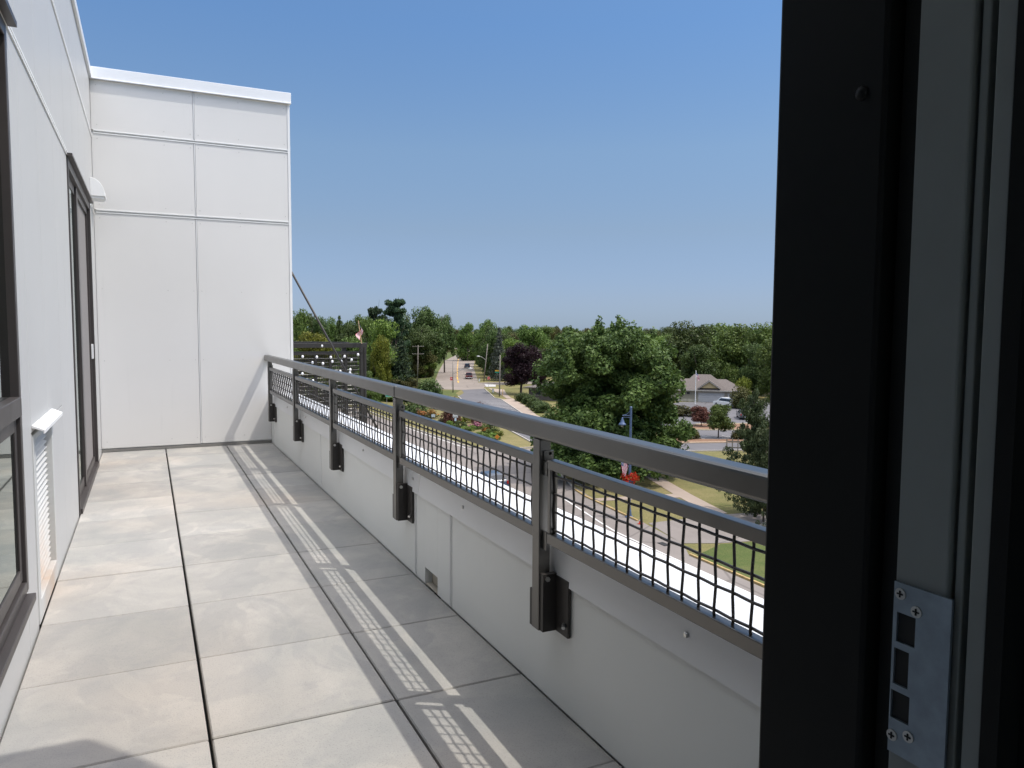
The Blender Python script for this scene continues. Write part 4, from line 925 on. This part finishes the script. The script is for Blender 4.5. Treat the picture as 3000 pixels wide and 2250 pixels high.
# second heap of foliage gives the maple its broad right shoulder
T('broad', 'purple', 1126, 742, 92, 163, 'dark purple leaved tree in front of the pale pole', name='purple_tree')
T('low', 'purple', 1172, 752, 52, 178, 'second purple leaved tree just left of the big maple', name='purple_tree')
T('cone', 'spruce', 1079, 706, 50, 205, 'blue grey spruce right of the leaning pole')
T('low', 'light', 1104, 733, 66, 192, 'bright lime green tree above the purple tree')
T('pine', 'pine', 812, 660, 64, 205, 'lower left one of the two pines topping the thicket')
T('pine', 'pine', 854, 650, 68, 200, 'tallest pine rising above the thicket left of the avenue')
T('low', 'light', 828, 692, 104, 155, 'broad yellowish green tree below the two pines')
T('low', 'yellow', 822, 722, 54, 149, 'yellow leaved tree right of the flag on the pergola')
T('low', 'yellow', 672, 708, 98, 145, 'wide yellow green tree above the pergola roof')
T('cone', 'pine', 868, 722, 66, 150, 'dark dense conifer in the middle of the thicket')
T('low', 'dark', 878, 674, 84, 222, 'dark oak just right of the tallest pine')
T('broad', 'dark', 921, 662, 100, 226, 'big dark oak with the highest rounded top left of the avenue')
T('broad', 'dark', 960, 671, 56, 240, 'narrow dark oak nearest the avenue')
T('broad', 'dark', 905, 702, 84, 214, 'dark leafy tree in front of the big oak')
T('low', 'dark', 692, 676, 62, 190, 'dark tall tree left of the pergola flag')
T('low', 'mid', 648, 670, 70, 185, 'round green tree right beside the end wall edge')
T('cone', 'dark', 733, 680, 58, 190, 'slim dark conifer with a bare spiky top')
T('low', 'dark', 765, 692, 74, 175, 'dark round tree behind the pergola flag')
T('low', 'mid', 795, 686, 60, 190, 'mid green tree left below the first pine')
T('low', 'light', 921, 770, 50, 216, 'bright green shrubby tree beside the crossarm pole')
T('bush', 'dark', 928, 806, 62, 146, 'dark rounded shrub at the corner of the avenue')
T('low', 'mid', 846, 772, 92, 152, 'light topped bushy tree right of the pergola')
T('low', 'olive', 882, 815, 86, 150, 'greyish olive bushy tree below the crossarm pole')
T('bush', 'light', 900, 842, 80, 145, 'lime green bush just above the handrail joint')
T('bush', 'mid', 958, 848, 62, 132, 'green bush above the handrail near the crossing')
T('bush', 'mid', 850, 840, 80, 146, 'green bush behind the green guide sign')
T('broad', 'mid', 1054, 690, 62, 262, 'tall green tree at the right side of the avenue')
T('low', 'dark', 1066, 712, 60, 232, 'dark tree shading the parked car on the avenue')
T('low', 'dark', 1038, 728, 40, 300, 'dark tree overhanging the far right edge of the avenue')
T('low', 'mid', 1142, 696, 80, 235, 'mid green tree rising behind the purple tree')
T('low', 'mid', 1010, 698, 52, 330, 'pale green tree where the avenue disappears')
T('low', 'dark', 1484, 692, 122, 185, 'dark crowned tree right of the big maple')
T('broad', 'mid', 1552, 690, 128, 215, 'rounded tree topping the wood behind the garage house')
T('low', 'mid', 1586, 702, 128, 172, 'broad fresh green tree right behind the garage house')
T('low', 'mid', 1655, 696, 124, 168, 'tall green tree at the dark door frame edge')
T('low', 'dark', 1512, 738, 86, 166, 'shaded tree above the left end of the garage roof')
T('low', 'dark', 1630, 742, 80, 158, 'shaded tree above the small pinkish cottage')
T('low', 'dark', 1560, 752, 110, 178, 'dark lower tree filling the gap above the garage roof')
T('low', 'mid', 1690, 720, 100, 150, 'fresh green tree mostly behind the dark door frame')
T('small', 'mid', v4(1205, 0)[0], 873, 60, 98.4, 'small round street tree in the mulch bed', var=51)
T('small', 'plum', v4(905, 0)[0], 878, 46, 110, 'small thin reddish tree on the kerbed lot island', var=52)
T('juniper', 'juniper', 1630, 838, 128, 57.5, 'shaggy dark juniper in front of the dark door frame', name='juniper_tree')
T('juniper', 'juniper', 1655, 925, 110, 55, 'lower juniper mass beside the weathered fence', name='juniper_shrub')
T('juniper', 'juniper', 1685, 970, 80, 52, 'second small juniper close to the dark door frame', name='juniper_tree')
T('bush', 'olive', 1602, 822, 60, 136, 'olive shrub right of the white minivan')
T('bush', 'yellow', 1606, 800, 40, 150, 'yellowish shrub right of the white minivan')
T('bush', 'mid', 1578, 770, 46, 158, 'green shrub at the right corner of the garage house')
T('bush', 'olive', 1466, 868, 70, 124, 'low olive shrub below the flagpole')
T('bush', 'olive', 1510, 872, 44, 122, 'low olive shrub in front of the garage door')
for (a, b_), w_, h_, lab in ((v4(700, 1428), 3.0, 1.7, 'round clipped shrub on the mulch left of the small tree'), (v4(1570, 1430), 2.9, 1.6, 'round clipped shrub on the mulch right of the small tree')):
    p = gnd(a, b_); tree('bush', 'olive', p[0], p[1], w_, h_, lab)
for k, (a, b_) in enumerate([v2(1640, 1085), v2(1740, 1130), v2(1830, 1180), v2(1910, 1235), v2(1960, 1270)]):
    p = gnd(a, b_); tree('bush', 'dark', p[0]+1, p[1], 3.6, 2.2, 'dark hedge shrub before the wall of the brown house', 'shrub', 'hedge shrubs along the brown house')
# island planting
def bed(leaf, a, b_, w_, h_, label, flower=None, frac=.45, seed=1):
    p = gnd(a, b_); r = thing('garden_plant', (p[0], p[1], GZ+.04), label, 'plant', 0, 'plants of the street island beds')
    rng = np.random.default_rng(seed); C = []; R = []
    for i in range(16):
        d = unit(rng, 1)[0]; d[2] = abs(d[2]); q = d*np.array([.42, .42, .6])*rng.random()**.4; q[2] += .1; C.append(q); R.append([.15, .15, .22])
    V = clump_leaves(rng, np.array(C), np.array(R), 70, .045); n = len(V)//4; hz = V.reshape(-1, 4, 3)[:, 0, 2]
    mi = ((rng.random(n) < frac) & (hz > .35)).astype(int) if flower else None
    o = bpy.data.objects.new('leaf_mass', leaf_mesh('leaf_mass', V, [LEAF[leaf]]+([M[flower]] if flower else []), mi)); COL.objects.link(o); o.parent = r; o.scale = (w_, w_, h_)
    s_ = MB()
    for k in range(7): q = rng.normal(size=2)*.12; s_.path([(q[0]*.4, q[1]*.4, 0), (q[0], q[1], .5)], .008, 4)
    so_ = s_.obj('stem', M['bark'], r); so_.scale = (w_, w_, h_)
B = bed
B('mid', *v3(660, 560), 2.6, 1.7, 'pink and green flower clump at the far left of the island bed', 'pink_flower', .5, 3)
B('olive', *v3(740, 575), 3.2, 1.6, 'orange flower clump beside the pink one on the island', 'orange_flower', .7, 4)
B('olive', *v3(840, 580), 3.2, 1.7, 'larger orange flower clump left of the small garden sign', 'orange_flower', .6, 5)
B('dark', *v3(560, 560), 4.2, 3.0, 'dark leafy bush left of the flower clumps', None, 0, 6)
B('dark', *v3(720, 520), 4.5, 3.2, 'dark bush behind the orange flowers', None, 0, 7)
B('olive', *v3(480, 520), 4.0, 2.6, 'olive bush next to the railing post on the island', None, 0, 24)
B('mid', *v3(1010, 640), 2.6, 1.0, 'low green plant with pink dots before the plum bush', 'pink_flower', .25, 8)
B('light', *v3(1110, 690), 2.0, 1.0, 'lime yellow plant left of the white lane sign', None, 0, 9)
B('dark', *v3(1240, 725), 3.0, 1.4, 'dark green plant right of the white lane sign', None, 0, 10)
B('yellow', *v3(1280, 640), 3.2, 1.6, 'tall yellowish ornamental grass clump on the island', None, 0, 11)
B('mid', *v3(1420, 725), 2.4, 1.3, 'pink flower clump in the middle of the island', 'pink_flower', .7, 12)
B('light', *v3(1350, 750), 2.6, 1.0, 'light green plant before the pink clump', None, 0, 13)
B('mid', *v3(1550, 720), 2.4, 1.1, 'reddish pink flower clump right of the second plum bush', 'pink_flower', .4, 14)
B('mid', *v3(1650, 800), 3.0, 2.4, 'tall leafy plant in the round bed of the island', None, 0, 15)
B('olive', *v3(1570, 800), 1.7, 1.4, 'orange daisy clump in the round island bed', 'orange_flower', .75, 16)
B('light', *v3(1500, 815), 2.2, .7, 'lime green edging plant at the left of the round bed', None, 0, 17)
B('light', *v3(1590, 835), 2.2, .7, 'lime green edging plant in the middle of the round bed', None, 0, 18)
B('light', *v3(1680, 835), 2.2, .7, 'lime green edging plant at the right of the round bed', None, 0, 19)
B('mid', *v3(1700, 865), 2.4, .5, 'low green plant behind the checkered marker', None, 0, 20)
B('yellow', *v3(1760, 820), 1.8, 1.0, 'yellowish plant at the right end of the round bed', None, 0, 21)
p = gnd(*v3(1115, 655)); tree('bush', 'plum', p[0], p[1], 3.6, 4.9, 'taller plum coloured bush on the island')
p = gnd(*v3(1503, 695)); tree('bush', 'plum', p[0], p[1], 2.9, 4.5, 'right hand plum coloured bush on the island')
# thicket left of the avenue
rnd = random.Random(21)
for k in range(46):
    d = rnd.uniform(128, 235); px = rnd.uniform(628, 850 if d < 205 else 925); p = at(px, 700, d)
    h_ = rnd.uniform(4, 8) if d < 150 else rnd.uniform(8, 13)
    tree(rnd.choice(['low', 'low', 'low', 'bush']), rnd.choice(['dark', 'mid', 'mid', 'olive', 'dark']), p[0], p[1], h_*rnd.uniform(.7, .95), h_, 'leafy tree or shrub of the dense thicket left of the avenue', 'tree', 'thicket trees left of the avenue', name='leafy_tree')
# wood behind the house and right of the avenue
for k in range(34):
    d = rnd.uniform(220, 300); px = rnd.uniform(1085, 1720); p = at(px, 700, d); h_ = rnd.uniform(9, 14.0)
    tree('low', rnd.choice(['dark', 'mid', 'mid', 'light']), p[0], p[1], rnd.uniform(10, 13.5), h_, 'leafy tree of the wood right of the avenue', 'tree', 'wood right of the avenue')
# far treeline
for d, st, skip in ((330, 40, (948, 1036)), (430, 31, (972, 1034)), (560, 26, None), (760, 24, None)):
    px = 615
    while px < 1735:
        px += st*rnd.uniform(.7, 1.25)
        if skip and skip[0] < px < skip[1]: continue
        p = at(px, 700, d*rnd.uniform(.93, 1.07)); h_ = rnd.uniform(12, 15.8)+(d-330)*.0035
        tree('low', rnd.choice(['dark', 'mid', 'mid', 'olive']), p[0], p[1], rnd.uniform(11, 16), h_, 'leafy tree of the far treeline along the horizon', 'tree', 'far treeline')

for px, top, w_, d, lf in ((1068, 708, 60, 218, 'dark'), (1086, 722, 60, 214, 'dark'), (1058, 726, 42, 228, 'mid'), (1064, 700, 58, 250, 'dark'), (1046, 716, 40, 280, 'mid'), (1110, 752, 60, 205, 'dark'), (1160, 752, 70, 205, 'dark'), (1036, 722, 34, 335, 'dark')):
    T('low', lf, px, top, w_, d, 'leafy tree of the shady row along the right side of the avenue', group='shady row right of the avenue')

for i_, (x, y, lab) in enumerate(((97, 214, 'roadside tree nearest the red pickup'), (104.5, 233, 'roadside tree shading the avenue behind the pickup'), (113, 254, 'roadside tree beside the dark blue car'), (122.5, 277, 'roadside tree beyond the dark blue car'))):
    tree('broad', ('dark', 'mid', 'dark', 'mid')[i_], x, y, 9.5, 12.5, lab)

for k_, (px, top, w_, d) in enumerate(((640, 684, 70, 232), (672, 680, 66, 236), (712, 684, 62, 228), (748, 686, 64, 240), (780, 682, 60, 234), (832, 684, 62, 240))):
    T('low', 'dark' if k_ % 2 else 'mid', px, top, w_, d, 'tree of the back row closing the thicket behind the pergola', group='back row behind the pergola')
